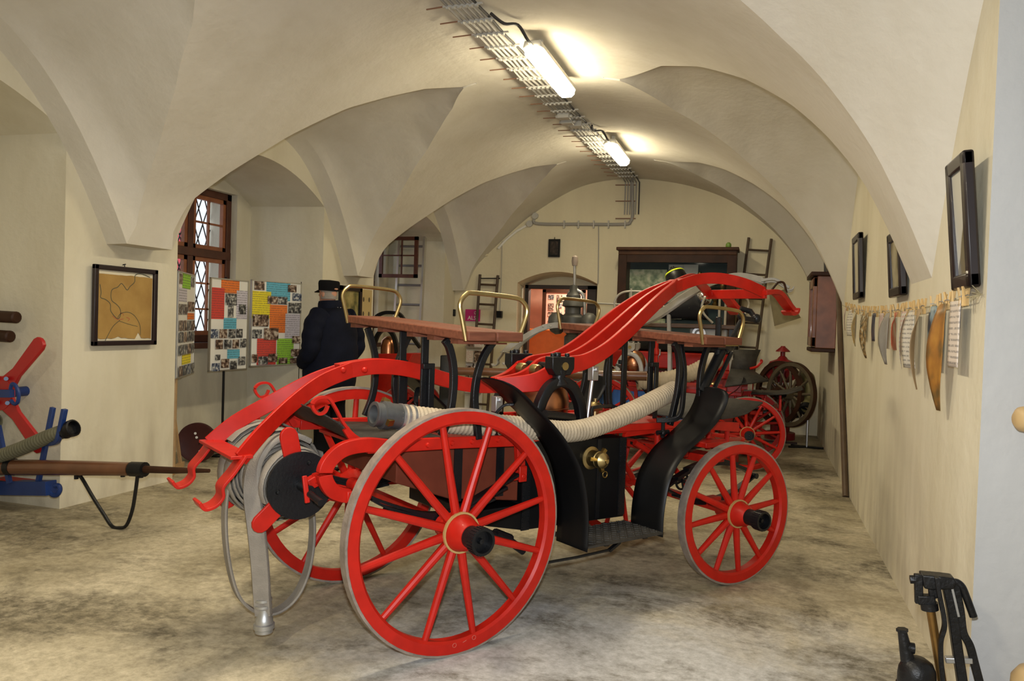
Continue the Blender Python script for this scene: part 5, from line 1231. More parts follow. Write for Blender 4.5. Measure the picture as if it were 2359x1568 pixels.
b = MB(); b.tube([pX(1868,778,.855), pX(1866,800,.855), pX(1862,862,.855)], .03, 8); b.build('shaft', BLACK, ax_)
b = MB(); b.add([pX(1861,800,.84),pX(1852,815,.84),pX(1850,830,.84),pX(1860,832,.84)],[(0,1,2,3)]); b.build('leather_cover', mat('brown_leather', (.12,.04,.03), .6), ax_, solid=.05)

# clothes line with cards and pegs
LXw = .845
def sag(y): 
    f = (y-3.77)/(9.4-3.77); return 1.78+(1.93-1.78)*f - .10*4*f*(1-f)*.75
cl = thing('clothes_line', 'string stretched along the right wall holding the row of cards', 'string', (0,0,0))
b = MB(); b.tube([(LXw,3.77+(9.4-3.77)*k/40, sag(3.77+(9.4-3.77)*k/40)) for k in range(41)], .003, 5); b.tube([(LXw,3.77,1.78),(XR,3.72,1.79)], .003, 5); b.build('string', mat('twine', (.35,.3,.18), .9), cl)
b = MB()
for k in range(9): b.tube([(XR-.01,3.71,1.79), (XR-.02-.03*abs(sin(k*1.7)),3.70+.03*cos(k*2.3),1.79+.035*sin(k*1.3))], .0015, 4)
b.build('frayed_knot', mat('twine', (.35,.3,.18), .9), cl)
CARDS = [ # y, width along the wall, height, curl, colour front, kind
 (3.98,.20,.30,.0,'program'),(4.23,.17,.52,.09,'orange'),(4.45,.17,.30,.02,'blue'),(4.80,.15,.45,.10,'tan'),(5.05,.16,.34,.05,'white'),(5.30,.18,.36,.07,'white2'),
 (5.62,.17,.25,.03,'red'),(5.95,.16,.36,.09,'grey'),(6.25,.18,.22,.02,'pink'),(6.65,.18,.22,.02,'dark'),(7.05,.15,.38,.10,'ornate'),(7.45,.17,.22,.03,'cream'),(7.85,.15,.33,.08,'yellow'),(8.35,.16,.26,.03,'white'),(8.85,.16,.24,.04,'pink')]
CM = {'program':paper_mat('card_program',(.70,.62,.55)),'orange':photo_mat('card_orange',((.14,.09,.03),(.34,.15,.03),(.45,.22,.04)),7),'blue':photo_mat('card_blue',((.03,.04,.06),(.25,.35,.40),(.45,.5,.5)),9),'tan':mat('card_tan',(.42,.30,.17),.7,var=.3),
 'white':paper_mat('card_white',(.62,.58,.50)),'white2':paper_mat('card_white2',(.58,.54,.48),(.5,.2,.2)),'red':photo_mat('card_red',((.45,.07,.03),(.5,.12,.05),(.55,.45,.3)),12),'grey':mat('card_grey',(.35,.33,.30),.7,var=.3),'pink':photo_mat('card_pink',((.6,.5,.45),(.55,.35,.35),(.62,.58,.5)),14),
 'dark':photo_mat('card_dark',((.02,.02,.05),(.05,.06,.09),(.20,.06,.04)),10),'ornate':photo_mat('card_ornate',((.05,.06,.04),(.30,.18,.06),(.45,.42,.30)),30),'cream':paper_mat('card_cream',(.58,.52,.38)),'yellow':photo_mat('card_yellow',((.5,.45,.3),(.55,.36,.10),(.6,.55,.42)),16)}
LBL = ['printed programme card with two dark photographs, nearest the corner','long curled card with an orange and brown picture','card with pale blue and dark picture behind the curled orange one','long curled tan card hanging from the line','white printed card, fifth from the near end of the line','long white printed card with reddish lines','card with red and green picture, seventh on the line','curled grey card hanging from the line','pale pink card with faint red drawing','dark blue night-picture card on the line','long curled card with an ornate brown oval','cream printed card next to the ornate one','curled card with yellow ornaments','white printed card, second from the far end','pink card at the far end of the line']
PEGM = mat('peg_wood', (.62,.42,.18), .6)
for i, (y, w_, h, curl, kind) in enumerate(CARDS):
    rows = []
    for a in range(11):
        f = a/10; z = sag(y)-.005-h*f; r = []
        for c_ in range(7):
            g = c_/6-.5; bow = .22*curl*sin(pi*min(1,f*1.02))**.8
            tw = (.45 if i % 3 == 0 else -.35 if i % 3 == 1 else .2)*(1 if curl > .025 else 0)*min(1,f*3); ww = w_*(1-.75*max(0,f-.55)/.45*(curl > .06)); r.append((LXw-.012-bow+g*ww*sin(tw)*.7-bow*abs(g), y+g*ww*cos(tw), z))
        rows.append(r)
    b = MB(); b.ribbon(rows); co_ = tag(b.build('hanging_card', CM[kind], smooth=80, solid=.0015), LBL[i], 'card', 'cards pegged on the clothes line')
    if kind == 'program':
        for (ya, yb, za, zb) in ((y-.02,y+.09,.015,.13),(y-.085,y-.03,.015,.13)):
            q = MB(); q.bbox((LXw-.007,ya,sag(y)-za),(LXw-.0055,yb,sag(y)-zb)); q.build('printed_photo', PH[0], co_)
pegy = []
for i, (y, w_, *_) in enumerate(CARDS): pegy += [y-w_*.4, y+w_*.4]
pegy += [3.82, 3.85]
p0 = None
for i, y in enumerate(pegy):
    if p0 is None:
        p0 = thing('clothes_peg', 'wooden clothes peg', 'peg', (LXw, y, sag(y)), 0, 'wooden pegs on the clothes line')
        for s in (-1,1):
            b = MB(); b.sweep([(s*.005,0,-.035),(s*.006,0,0),(s*.016,0,.05)], rect(.010,.008), (1,0,0)); b.build('peg_jaw', PEGM, p0)
        b = MB(); b.tube([(-.012,-.008,.008),(0,-.010,.012),(.012,-.008,.008)], .0025, 5); b.build('spring', STEEL, p0)
        t = p0
    else: t = copy_tree(p0)
    t.location = (LXw-.004, y, sag(y)); t.rotation_euler = (0, .12*sin(i*2.7), 1.2*sin(i*1.9))
    t['label'] = 'wooden clothes peg clipping a card to the string on the right wall'

# ------------------------------------------------------------------ back right: hydrant, hose wheel on a stand
hy = thing('red_hydrant', 'red cast-iron hydrant standing at the back wall beside the spoked wheel', 'hydrant', (.31,12.35,0))
b = MB(); zt = 1.40
b.lathe([(0,zt),(.03,zt),(.035,zt-.015),(.10,zt-.07),(.105,zt-.085),(.035,zt-.09),(.035,zt-.15),(.06,zt-.17),(.08,zt-.20),(.18,zt-.24),(.21,zt-.29),(.20,zt-.33),(.22,zt-.35),(.22,zt-.45),(.17,zt-.47),(.15,zt-.5),(.14,.12),(.22,.10),(.22,0),(0,0)], (0,0,0), (0,0,1), 28); b.build('hydrant_body', mat('dark_red_paint', (.26,.012,.014), .4, var=.2), hy)
for t in (2.6, 5.2, 4.1):
    b = MB(); b.lathe([(0,.14),(.07,.14),(.07,.22),(.09,.22),(.09,.27),(0,.27)], (0,0,zt-.41), (cos(t),sin(t),0), 16); b.build('outlet', mat('dark_red_paint', (.26,.012,.014), .4), hy)
b = MB(); b.lathe([(.145,.80),(.15,.80),(.15,.86),(.145,.86)], (0,0,0), (0,0,1), 24, closed=True); b.build('white_band', WHITEP, hy)
hw = thing('hose_wheel_cart', 'old brown spoked wheel cart standing near the right back corner', 'hose cart', (.42,11.8,0))
OLW = mat('olive_old_wood', (.11,.085,.045), .6, var=.35)
a1 = Vector((-.75,-.66,.05)).normalized()
wheel('wheel', hw, (-.0,-.05,.72), .47, a1, 12, mt=OLW, tyre_m=DARKW, detail=False)
wheel('wheel', hw, (-.15,.13,.72), .47, -a1, 12, mt=DARKW, tyre_m=DARKW, detail=False)
b = MB(); b.cyl((-.0,-.05,.72), (-.15,.13,.72), .05, 12); b.cyl((-.12,.07,.0), (-.12,.07,.72), .03, 10); b.bar((-.35,.07,.012),(.12,.07,.012),.05,.024); b.bar((-.12,-.2,.012),(-.12,.35,.012),.05,.024); b.build('axle_stand', DARKW, hw)
def stand_hose(label, D, xs, base, r, pts):
    t = thing('stand_pipe', label, 'pipe', (base.x, base.y, 0), 0)
    l = loc_(t); col = pts
    b = MB(); b.tube(smoothpath([l(p) for p in pts],6), r, 14); b.build('olive_pipe', mat('olive_yellow', (.17,.145,.05), .55, var=.25), t, smooth=80)
    e = l(pts[-1]); e2 = (l(pts[-1])-l(pts[-2])).normalized()
    b = MB(); b.lathe([(r*.7,-.05),(r*1.12,-.05),(r*1.12,.03),(r*.85,.03),(r*.8,-.04)], e, e2, 18, closed=True); b.build('black_mouth', BLACK, t)
    b = MB(); b.lathe([(0,0),(r*.8,0),(0,.001)], e+e2*.0, e2, 18); b.build('dark_bore', BLACK, t)
    b = MB(); b.cyl((0,0,.015), (0,0,e.z-r*.6), .016, 10); b.build('post', STEEL, t)
    b = MB(); b.tube([(-.24,-.08,.015),(-.02,0,.02),(.22,0,.015)], .016, 8); b.tube([(-.02,0,.02),(-.20,.10,.015)], .014, 8); b.build('foot', BLACK, t)
t1, t2 = pZ(1856,994,0), pZ(1858,1032,0)
g1 = lambda x, y, D: pD(x, y, D)
stand_hose('olive pipe on a thin post, the nearer of two beside the old wheel', 0, 0, pZ(1858,1032,0), .08, [pD(1850,868,11.2),pD(1862,868,11.1),pD(1866,885,11.0),pD(1866,905,10.95),pD(1862,925,10.9),pD(1857,942,10.8)])
stand_hose('olive pipe on a thin post, the farther one in front of the wheel hub', 0, 0, pZ(1846,996,0), .072, [pD(1818,902,11.9),pD(1826,915,11.8),pD(1831,932,11.7),pD(1834,952,11.6)])
# ------------------------------------------------------------------ display boards
PAPER = {'o':paper_mat('paper_orange',(.80,.20,.03)),'r':paper_mat('paper_red',(.62,.06,.04)),'l':paper_mat('paper_lilac',(.60,.57,.66)),'b':paper_mat('paper_blue',(.13,.46,.62)),'y':paper_mat('paper_yellow',(.80,.68,.03)),'g':paper_mat('paper_green',(.30,.60,.05))}
def board(label, L3, R3, items, zx, base, post, seed):
    """L3/R3: (x, ytop, ybottom, depth) of the left and right edge"""
    TL, BL = pD(L3[0],L3[1],L3[3]), pD(L3[4] if len(L3) > 4 else L3[0],L3[2],L3[3])
    TR, BR = pD(R3[0],R3[1],R3[3]), pD(R3[4] if len(R3) > 4 else R3[0],R3[2],R3[3])
    zt, zb = (TL.z+TR.z)/2, (BL.z+BR.z)/2
    A = Vector(((TL.x+BL.x)/2,(TL.y+BL.y)/2,0)); B = Vector(((TR.x+BR.x)/2,(TR.y+BR.y)/2,0))
    d = (B-A); W = d.length; rz = math.atan2(d.y, d.x); H = zt-zb
    t = thing('display_board', label, 'display board', (A+B)/2, rz, 'display boards on stands')
    b = MB(); b.bbox((-W/2,0,zb),(W/2,.012,zt)); b.build('panel', WHITEP, t)
    b = MB(); frame_rect(b, [(-W/2,.005,zb),(W/2,.005,zb),(W/2,.005,zt),(-W/2,.005,zt)], .014, .026); b.build('panel_frame', ALU, t)
    random.seed(seed)
    for k, (kind, a0, b0, a1, b1) in enumerate(items):
        xa, xb = -W/2+W*a0, -W/2+W*a1; za, zc = zt-H*b0, zt-H*b1
        y = -.001-.0008*k if kind != 'p' else -.0035-.0006*k
        m = MB(); m.add([(xa,y,zc),(xb,y,zc),(xb,y,za),(xa,y,za)],[(0,1,2,3)])
        m.build('photo' if kind == 'p' else 'paper_sheet', PH[random.choice((0,0,1,1,0,2,0,1))] if kind == 'p' else PAPER[kind], t, smooth=0)
    l = loc_(t); bs = l(base)
    if post == 'metal':
        m = MB(); m.cyl((bs.x,.03,.02),(bs.x,.03,zt+.02),.014,10); m.build('post', BLACK, t)
        m = MB(); m.tube([(bs.x+.2*cos(2*pi*k/28),.03+.2*sin(2*pi*k/28),.012) for k in range(28)], .011, 8, closed=True); m.bar((bs.x-.2,.03,.012),(bs.x+.2,.03,.012),.02,.014); m.build('ring_foot', BLACK, t)
    else:
        x = -W/2+.12
        m = MB(); m.bar((x,.03,0),(x,.03,zb+.3),.05,.03,(0,1,0)); m.build('wooden_post', PALEW, t)
        m = MB(); m.bar((x-.35,.03,.03),(x+.40,.03,.03),.05,.05); m.build('foot_batten', PALEW, t)
        m = MB(); m.bar((x+.02,.03,.52),(x+.32,.03,.05),.045,.025,(0,1,0)); m.build('brace', PALEW, t)
    return t
N2 = lambda k,x0,y0,x1,y1: (k,(x0-470)/485,(y0-230)/1195,(x1-470)/485,(y1-230)/1195)
it2 = [N2('o',600,238,835,415),N2('r',480,355,645,755),N2('l',800,370,945,750),N2('b',640,738,805,880),N2('b',695,1150,857,1270)]
it2 += [N2('p',*q) for q in ((655,418,800,570),(690,575,760,730),(830,550,925,685),(480,885,572,1000),(585,885,683,1000),(697,885,790,1000),(800,880,885,995),(540,1020,632,1140),(645,1020,738,1140),(752,1020,838,1135),(855,1010,935,1125),(540,1210,600,1280),(500,1320,595,1422),(610,1270,712,1385),(725,1300,815,1410),(833,1250,925,1360))]
def N3(k,x0,y0,x1,y1): f = lambda X, Y: (X-(1012-.038*(Y-245)))/642; return (k, max(.0,f(x0,(y0+y1)/2)), (y0-258)/1105, min(1,f(x1,(y0+y1)/2)), (y1-258)/1105)
it3 = [N3('b',1190,262,1500,510),N3('y',1010,400,1245,745),N3('o',1225,565,1450,930),N3('l',1425,675,1640,1000),N3('r',1060,1005,1300,1345),N3('g',1310,1005,1530,1345)]
it3 += [N3('p',*q) for q in ((1040,275,1165,385),(1465,290,1580,385),(1525,398,1648,497),(1200,455,1330,555),(1332,455,1455,555),(1465,525,1645,665),(1010,700,1210,850),(1005,890,1120,1000),(1145,870,1330,1020),(1510,970,1620,1070),(1490,1145,1610,1245),(990,1205,1060,1310),(1070,1235,1190,1340),(1195,1205,1310,1310),(1325,1260,1440,1335),(1475,1265,1590,1340))]
N1 = lambda k,x0,y0,x1,y1: (k,(x0-45)/215,(y0-165)/1325,(x1-45)/215,(y1-165)/1325)
it1 = [N1('g',95,168,200,370),N1('l',47,370,155,540),N1('o',165,680,255,765),N1('y',108,1215,220,1340)]
it1 += [N1('p',*q) for q in ((47,195,95,320),(203,195,245,330),(50,570,105,700),(110,570,160,700),(165,530,250,655))]
for yy in (775,920,1080,1345):
    for c_ in range(4):
        if yy == 1080 and c_ == 3: pass
        it1.append(N1('p',60+50*c_,yy,104+50*c_,yy+130))
board('display board turned edge-on with green title sheet, at the left beside the pier', (406,625,870,7.55,410), (447,632,861,8.35,447), it1, 0, pZ(470,1088,0), 'wood', 1)
board('display board with orange title and red sheet, middle of the three boards', (483.5,640,858,8.55,482), (570.5,645,849,9.15,569), it2, 0, pZ(509,1046,0), 'metal', 2)
board('display board with blue title and yellow and green sheets, beside the man', (581,644,843,9.2,573), (696,652,842,9.85,688), it3, 0, pZ(627,1008,0), 'metal', 3)
# maroon disc reel on the floor
rd = thing('disc_reel', 'maroon reel of two round metal discs on the floor under the boards', 'reel', pZ(500,1046,0))
ld = loc_(rd); MAR = mat('maroon_disc', (.065,.016,.014), .4, var=.2)
c1, c2_ = ld(pD(455,1011,8.35)), ld(pD(547,990,8.9)); axd = (c2_-c1).normalized(); axd.z = 0; axd.normalize()
fx = Vector((.35,-.93,0))
for c_ in (c1, c2_):
    b = MB(); b.lathe([(0,-.008),(.17,-.008),(.20,-.02),(.213,-.02),(.213,.02),(.20,.02),(.17,.008),(0,.008)], (c_.x,c_.y,.213), fx, 40); dd = b.build('disc', MAR, rd)
    for a in (1.35,1.45,4.4):
        r = .10 if a != 1.45 else .055
        e1 = fx.cross(Vector((0,0,1))).normalized(); o_ = Vector((c_.x,c_.y,.213))+e1*r*cos(a)+Vector((0,0,1))*r*sin(a)+fx*.009
        b = MB(); b.cyl(o_-fx*.001, o_+fx*.001, .014, 12); b.build('pale_hole', WHITEP, dd)
b = MB(); b.cyl((c1.x,c1.y,.213), (c2_.x,c2_.y,.213), .035, 14); b.build('axle', BLACK, rd)

# ------------------------------------------------------------------ the visitor
pr = thing('person', 'person in dark navy padded jacket and black cap, seen from behind by the boards', 'person', pZ(757,1043,0), radians(78))
pr.scale = (1.17,)*3
SKIN = mat('skin', (.52,.26,.17), .55)
b = MB()
def limb(pts, rr): b.tube(smoothpath(pts,4), [lerp_tab([(i/(len(rr)-1), r) for i, r in enumerate(rr)], k/((len(pts)-1)*4)) for k in range((len(pts)-1)*4+1)], 14)
for s in (-1,1):
    limb([(s*.095,-.01,.92),(s*.10,.01,.70),(s*.105,.015,.48),(s*.105,-.015,.28),(s*.105,-.02,.08)], [.095,.085,.058,.055,.040])
    limb([(s*.105,-.04,.05),(s*.11,.06,.045),(s*.115,.17,.03)], [.042,.045,.03])
    limb([(s*.19,0,1.38),(s*.27,-.02,1.23),(s*.31,-.03,1.10),(s*.27,.05,1.0),(s*.20,.11,.92)], [.062,.055,.045,.042,.030])
    # hand: palm, four fingers and thumb resting in the pocket
    limb([(s*.20,.11,.92),(s*.185,.13,.895),(s*.17,.145,.87)], [.03,.036,.034])
    for k in range(4):
        o = Vector((s*(.145+.016*k),.155-.006*k,.862+.004*k)); l = (.060,.072,.068,.052)[k]
        b.tube([o+Vector((s*.01,-.02,.01)), o+Vector((-s*.010,.02,-l*.45)), o+Vector((-s*.016,.012,-l)), o+Vector((-s*.016,.0,-l*1.25))], [.0095,.009,.0085,.007], 8)
    b.tube([(s*.165,.125,.90),(s*.135,.145,.875),(s*.122,.15,.845)], [.011,.010,.008], 8)
vs = []; fs = []; rings = [(.86,.15,.11),(.95,.17,.13),(1.05,.165,.13),(1.2,.175,.125),(1.33,.17,.11),(1.41,.12,.085),(1.46,.06,.06)]
rows = [[(rx*cos(2*pi*k/20), ry*sin(2*pi*k/20)+.01, z) for k in range(20)] for z, rx, ry in rings]
o0 = len(b.v); b.add([p for r in rows for p in r], [(i*20+k, i*20+(k+1)%20, (i+1)*20+(k+1)%20, (i+1)*20+k) for i in range(len(rows)-1) for k in range(20)]+[tuple(range(19,-1,-1)), tuple((len(rows)-1)*20+k for k in range(20))])
limb([(0,.0,1.42),(0,.035,1.50),(0,.05,1.56)], [.062,.055,.058])
HC = Vector((0,.065,1.615))
b.ball(HC, 1, 20, (.076,.098,.118)); b.ball(HC+Vector((0,.035,-.055)), 1, 16, (.058,.062,.062))
b.tube([HC+Vector((0,.092,.02)), HC+Vector((0,.112,-.015)), HC+Vector((0,.095,-.03))], [.010,.017,.010], 10)
for s in (-1,1):
    b.ball(HC+Vector((s*.078,-.008,-.012)), 1, 10, (.012,.022,.034)); b.ball(HC+Vector((s*.030,.086,.035)), 1, 8, (.025,.012,.008))
b.tube([HC+Vector((-.025,.090,-.055)), HC+Vector((0,.097,-.054)), HC+Vector((.025,.090,-.055))], [.006,.009,.006], 8)
body = b.build('body', SKIN, pr, smooth=0)
rm_ = body.modifiers.new('fuse','REMESH'); rm_.mode = 'VOXEL'; rm_.voxel_size = .0085; rm_.use_smooth_shade = True
sm_ = body.modifiers.new('soft','SMOOTH'); sm_.iterations = 3
for s in (-1,1):
    q = MB(); q.ball(HC+Vector((s*.030,.084,.018)), .011, 10); q.build('eye', mat('eye', (.03,.02,.02), .2), body)
NAVY = mat('navy_padded_cloth', (.0055,.0075,.019), .8, spec=.15, var=.3, vscale=10, bump=.3, bscale=25)
q = MB(); rows = []
prof = [(.62,.235,.205),(.64,.255,.225),(.72,.27,.24),(.84,.275,.25),(.86,.268,.243),(.98,.285,.255),(1.09,.285,.25),(1.105,.277,.243),(1.2,.285,.24),(1.30,.265,.215),(1.37,.235,.185),(1.42,.185,.15),(1.46,.125,.115)]
for z, rx, ry in prof:
    rows.append([Vector((rx*cos(t)*(1+.012*sin(7*t+z*9)), ry*sin(t)+.015-.03*(z-1.0)*(z > 1.2), z+.008*sin(3*t+z*5))) for t in [2*pi*k/32 for k in range(33)]])
q.ribbon(rows)
jk_ = q.build('jacket', NAVY, pr, smooth=70, solid=.02); jk_['label'] = 'dark navy padded jacket'
for s in (-1,1):
    q = MB(); pts = smoothpath([(s*.17,-.01,1.385),(s*.26,-.02,1.30),(s*.315,-.035,1.17),(s*.325,-.03,1.05),(s*.295,.06,.97),(s*.235,.145,.91)], 6)
    q.tube(pts, [(.115-.045*i/(len(pts)-1))*(1+.05*sin(i*1.25)) for i in range(len(pts))], 18); q.build('sleeve', NAVY, jk_, smooth=70)
q = MB(); q.lathe([(.125,1.43),(.122,1.47),(.118,1.52),(.110,1.545),(.100,1.54),(.104,1.47),(.10,1.44)], (0,-.09,0), (0,.085,1), 26); q.build('collar', NAVY, jk_, smooth=70)
for dx in (-.02,.02):
    q = MB(); q.ball((dx,-.088,1.475), .006, 8); q.build('snap_button', STEEL, jk_)
TRO = mat('black_trousers', (.007,.007,.009), .85, spec=.1, var=.3)
q = MB()
for s in (-1,1):
    q.tube(smoothpath([(s*.10,-.01,.95),(s*.105,.01,.72),(s*.11,.015,.48),(s*.11,-.01,.25),(s*.11,-.015,.05)],4), [.135,.13,.125,.12,.115,.11,.10,.095,.09,.088,.087,.086,.085,.085,.087,.09,.092], 18)
q.build('trousers', TRO, pr, smooth=70)
for s in (-1,1):
    q = MB(); q.tube(smoothpath([(s*.11,-.07,.05),(s*.112,0,.055),(s*.115,.10,.05),(s*.118,.20,.035)],4), [.045]+[.056]*5+[.052]*4+[.045,.042,.035], 14); q.bbox((s*.115-.048,-.10,0),(s*.115+.048,.215,.02)); q.build('shoe', BLACK, pr, smooth=60)
q = MB(); q.lathe([(.080,-.055),(.082,-.02),(.080,.01),(.084,.03)], HC+Vector((0,-.012,0)), (0,0,1), 24); q.build('hair', mat('grey_hair', (.30,.27,.24), .9, bump=.5), pr)
q = MB(); q.lathe([(.088,.028),(.102,.03),(.104,.06),(.108,.10),(.104,.122),(.09,.132),(0,.138)], HC+Vector((0,-.006,0)), (0,-.05,1), 28); cp_ = q.build('cap', mat('black_cap', (.007,.007,.008), .85, spec=.1), pr)
q = MB(); q.ribbon([[HC+Vector((.095*sin(a),.092*cos(a)-.006,.036)) for a in [-1.0+.2*k for k in range(11)]],[HC+Vector((.10*sin(a),.165*cos(a)**.8-.006,.012)) for a in [-1.0+.2*k for k in range(11)]]]); q.build('cap_brim', mat('black_cap', (.007,.007,.008), .85, spec=.1), cp_, solid=.005)
q = MB(); q.ball(HC+Vector((.0,-.102,.048)), 1, 10, (.032,.012,.016)); q.build('cap_opening', SKIN, cp_)

# ------------------------------------------------------------------ blue and red hose cart on the left
Yb = 4.50
bc = thing('blue_hose_cart', 'blue hose cart with red four-armed reel and wooden drawbar at the left edge', 'hose cart', (pY(60,1120,Yb).x, Yb, 0))
lb = loc_(bc)
V = lambda x, y, dy=0.0: lb(pY(x, y, Yb+dy))
px = (pY(100,900,Yb)-pY(0,900,Yb)).length/100
cR_ = V(2,905,.05)
for k in range(4):
    a = radians(46)+pi/2*k; d = Vector((cos(a),0,sin(a))); e = Vector((-sin(a),0,cos(a)))
    r1 = 137*px
    b = MB(); b.prism([(.0,-.10),(.10,-.075),(.24,-.045),(r1-.05,-.058),(r1-.015,-.045),(r1,-.015),(r1,.015),(r1-.015,.045),(r1-.05,.058),(.24,.045),(.10,.075),(0,.10)], cR_, d, e, .03); b.build('reel_arm', mat('crimson_paint', (.42,.010,.012), .35, var=.1), bc, bevel=.005)
b = MB(); b.cyl(cR_+Vector((0,.012,0)), cR_+Vector((0,-.018,0)), .135, 32); hub = b.build('reel_hub', mat('crimson_paint', (.42,.010,.012), .35), bc)
for x, y in ((14,872),(17,928),(-12,872),(-12,928)):
    b = MB(); b.cyl(V(x,y,.04), V(x,y,-.0), .016, 10); b.build('bolt', mat('blue_grey_bolt', (.06,.08,.12), .4, .5), hub)
b = MB(); b.tube(smoothpath([V(24,896),V(28,884),V(36,888),V(43,905),V(41,925),V(33,930),V(25,922)],5), .014, 8); b.bar(V(-20,906), V(28,906), .06, .04, (0,1,0)); b.build('blue_clamp', BLUE, bc)
b = MB(); b.cyl(cR_+Vector((0,.5,0)), cR_, .04, 12); b.build('reel_axle', BLUE, bc)
b = MB(); b.bar(V(-140,1121,.2), V(118,1123), .09, 24*px*1.0, (0,0,1)); b.bar(V(-140,1121,-.35), V(-10,1119,-.3), .06, .06); b.tube(smoothpath([V(112,1130),V(122,1140),V(132,1139),V(138,1128),V(135,1118),V(126,1119)],5), .018, 8); b.build('blue_beam', BLUE, bc, bevel=.004)
b = MB(); b.bar(V(122,938,.02), V(88,1112,.02), .036, .03, (0,1,0)); b.build('hose_bracket', BLUE, bc, bevel=.004)
b = MB(); b.sweep(smoothpath([V(149,942,-.10),V(137,1000,-.10),V(130,1018,-.08),V(115,1022,-.04),V(106,1020,.0)],5), rect(.03,.04), (0,1,0)); b.build('hose_bracket', BLUE, bc, bevel=.004)
b = MB(); b.bar(V(-4,980), V(22,1112), .032, .03, (0,1,0)); b.build('upright', BLUE, bc)
b = MB(); b.bar(V(2,1100,.1), V(100,1112,.1), .10, .012); b.build('red_shelf', REDD, bc)
b = MB(); b.tube([V(-220,1073),V(60,1076),V(200,1078),V(300,1080)], [.062,.060,.056,.050], 14); b.build('drawbar', POLEW, bc)
b = MB(); b.tube([V(318,1080),V(400,1083),V(482,1084)], [.028,.024,.014], 10); b.build('drawbar_tip', DARKW, bc)
b = MB(); b.cyl(V(303,1080), V(334,1081), .054, 14); b.build('iron_collar', BLACK, bc)
b = MB(); b.cyl(V(20,1075),V(32,1075),.066,14); b.build('iron_collar', BLACK, bc)
loop0 = lb(pZ(276,1192,0.012)); 
pl_ = [V(182,1094),V(190,1098),V(215,1136,-.0),V(240,1170,.0),V(258,1186,.0),V(276,1190,.0),V(292,1184),V(305,1160),V(312,1125),V(317,1090)]
dz_ = min(p.z for p in pl_)-.012
pl_ = [Vector((p.x,p.y,p.z-(dz_ if i in (4,5,6) else dz_*max(0,1-abs(i-5)/5.))) ) for i, p in enumerate(pl_)]
b = MB(); b.tube(smoothpath(pl_,4), .013, 8); b.build('prop_loop', BLACK, bc)
for x, y in ((176,1099),(283,1094),(325,1096)):
    b = MB(); b.cyl(V(x,y-8), V(x,y+4), .016, 8); b.build('bolt', BLACK, bc)
for s in (-.42,.34) :
    wheel('wheel', bc, (V(-120,1121).x, .12+s*.55, .40), .40, (0,1 if s > 0 else -1,0), 12, mt=BLUE)
b = MB(); b.bar((V(-120,1121).x,-.1,.40),(V(-120,1121).x,.30,.40),.05,.05); b.bar((V(-120,1121).x,.1,.40),(V(-120,1121).x,.1,V(0,1121).z),.06,.1,(1,0,0)); b.build('axle', BLUE, bc)
ho = thing('suction_hose', 'olive ribbed hose with black end ring resting in the blue bracket at left', 'hose', bc.location)
ribbed(smoothpath([V(-120,1075,-.02),V(-30,1058,-.03),V(40,1036,-.05),V(110,1006,-.06),V(150,992,-.06)],10), .052, .03, 'hose_body', mat('olive_hose', (.16,.155,.10), .85), ho)
e = V(150,992,-.06); d = (V(160,988,-.06)-V(110,1006,-.06)).normalized()
b = MB(); b.lathe([(.0,-.01),(.058,-.01),(.062,.01),(.055,.02),(.055,.045),(.064,.05),(.064,.085),(.052,.09),(.05,.05),(0,.05)], e, d, 20); b.build('end_ring', BLACK, ho)
h2 = thing('hose_end', 'dark hose end poking in behind the red reel arm at the left edge', 'hose', (V(-20,970,.15)+bc.location).copy())
b = MB(); b.cyl((-.4,.0,-.06),(.02,0,0),.055,16); b.lathe([(.05,0),(.062,.0),(.062,.05),(.05,.05)], (.0,0,-.003), (1,0,.14), 18, closed=True); b.build('hose_body', HOSEO, h2)
for y, x1, lb_ in ((731,40,'upper'),(775,26,'lower')):
    o = pY(x1,y,4.62); b = MB(); b.tube([o+Vector((-1.2,.03,.02)), o+Vector((-.01,0,0)), o], [.047,.047,.036], 14)
    tag(b.build('wooden_rod', DARKW), 'dark rounded wooden rod end at the left edge, %s of the two' % lb_, 'rod', 'wooden rods at the left edge')

# ------------------------------------------------------------------ iron jack, nozzle and wooden pieces at the lower right
Yj = 3.42
jx = thing('iron_jack', 'black iron hand pump with brass rod standing in the lower right corner', 'pump', (pY(2185,1690,Yj).x, Yj, 0))
lj = loc_(jx); zj = lambda x, y, dy=0.0: lj(pY(2040+x/5.85, 1300+y/5.85, Yj+dy))
IR = mat('black_iron_worn', (.014,.014,.015), .42, .4, var=.5, vscale=18, bump=.3)
b = MB(); b.prism([(q.x,q.z) for q in (zj(465,105),zj(740,130),zj(900,150),zj(935,200),zj(900,300),zj(600,310),zj(500,290))], (0,0,0), (1,0,0), (0,0,1), .07); b.build('head_block', IR, jx, bevel=.006)
b = MB(); b.bar(zj(440,125,-.02), zj(450,520,-.02), .03, 90/5.85*.0017, (0,1,0)); b.bar(zj(630,300,-.02), zj(640,450,-.02), .03, .02, (0,1,0)); b.bar(zj(425,465,-.02), zj(665,465,-.02), .04, .035, (0,0,1)); b.build('yoke', IR, jx, bevel=.004)
b = MB(); b.cyl(zj(330,200,-.02), zj(400,200,-.02), .017, 8); b.build('bolt', IR, jx)
b = MB(); b.cyl(zj(585,510,-.02), zj(598,605,-.02), .032, 18); b.build('collar', IR, jx)
b = MB(); q0, q1 = zj(600,560,-.02), zj(760,1568,-.02); b.tube([q0, q1, q1+(q1-q0).normalized()*.12], .0165, 14); b.build('brass_rod', mat('worn_brass_rod', (.36,.20,.06), .4, .9, var=.4), jx)
ext = lambda pts: pts+[pts[-1]+(pts[-1]-pts[-2]).normalized()*.12, Vector((pts[-1].x+(pts[-1].x-pts[-2].x)*.8, pts[-1].y, .02))]
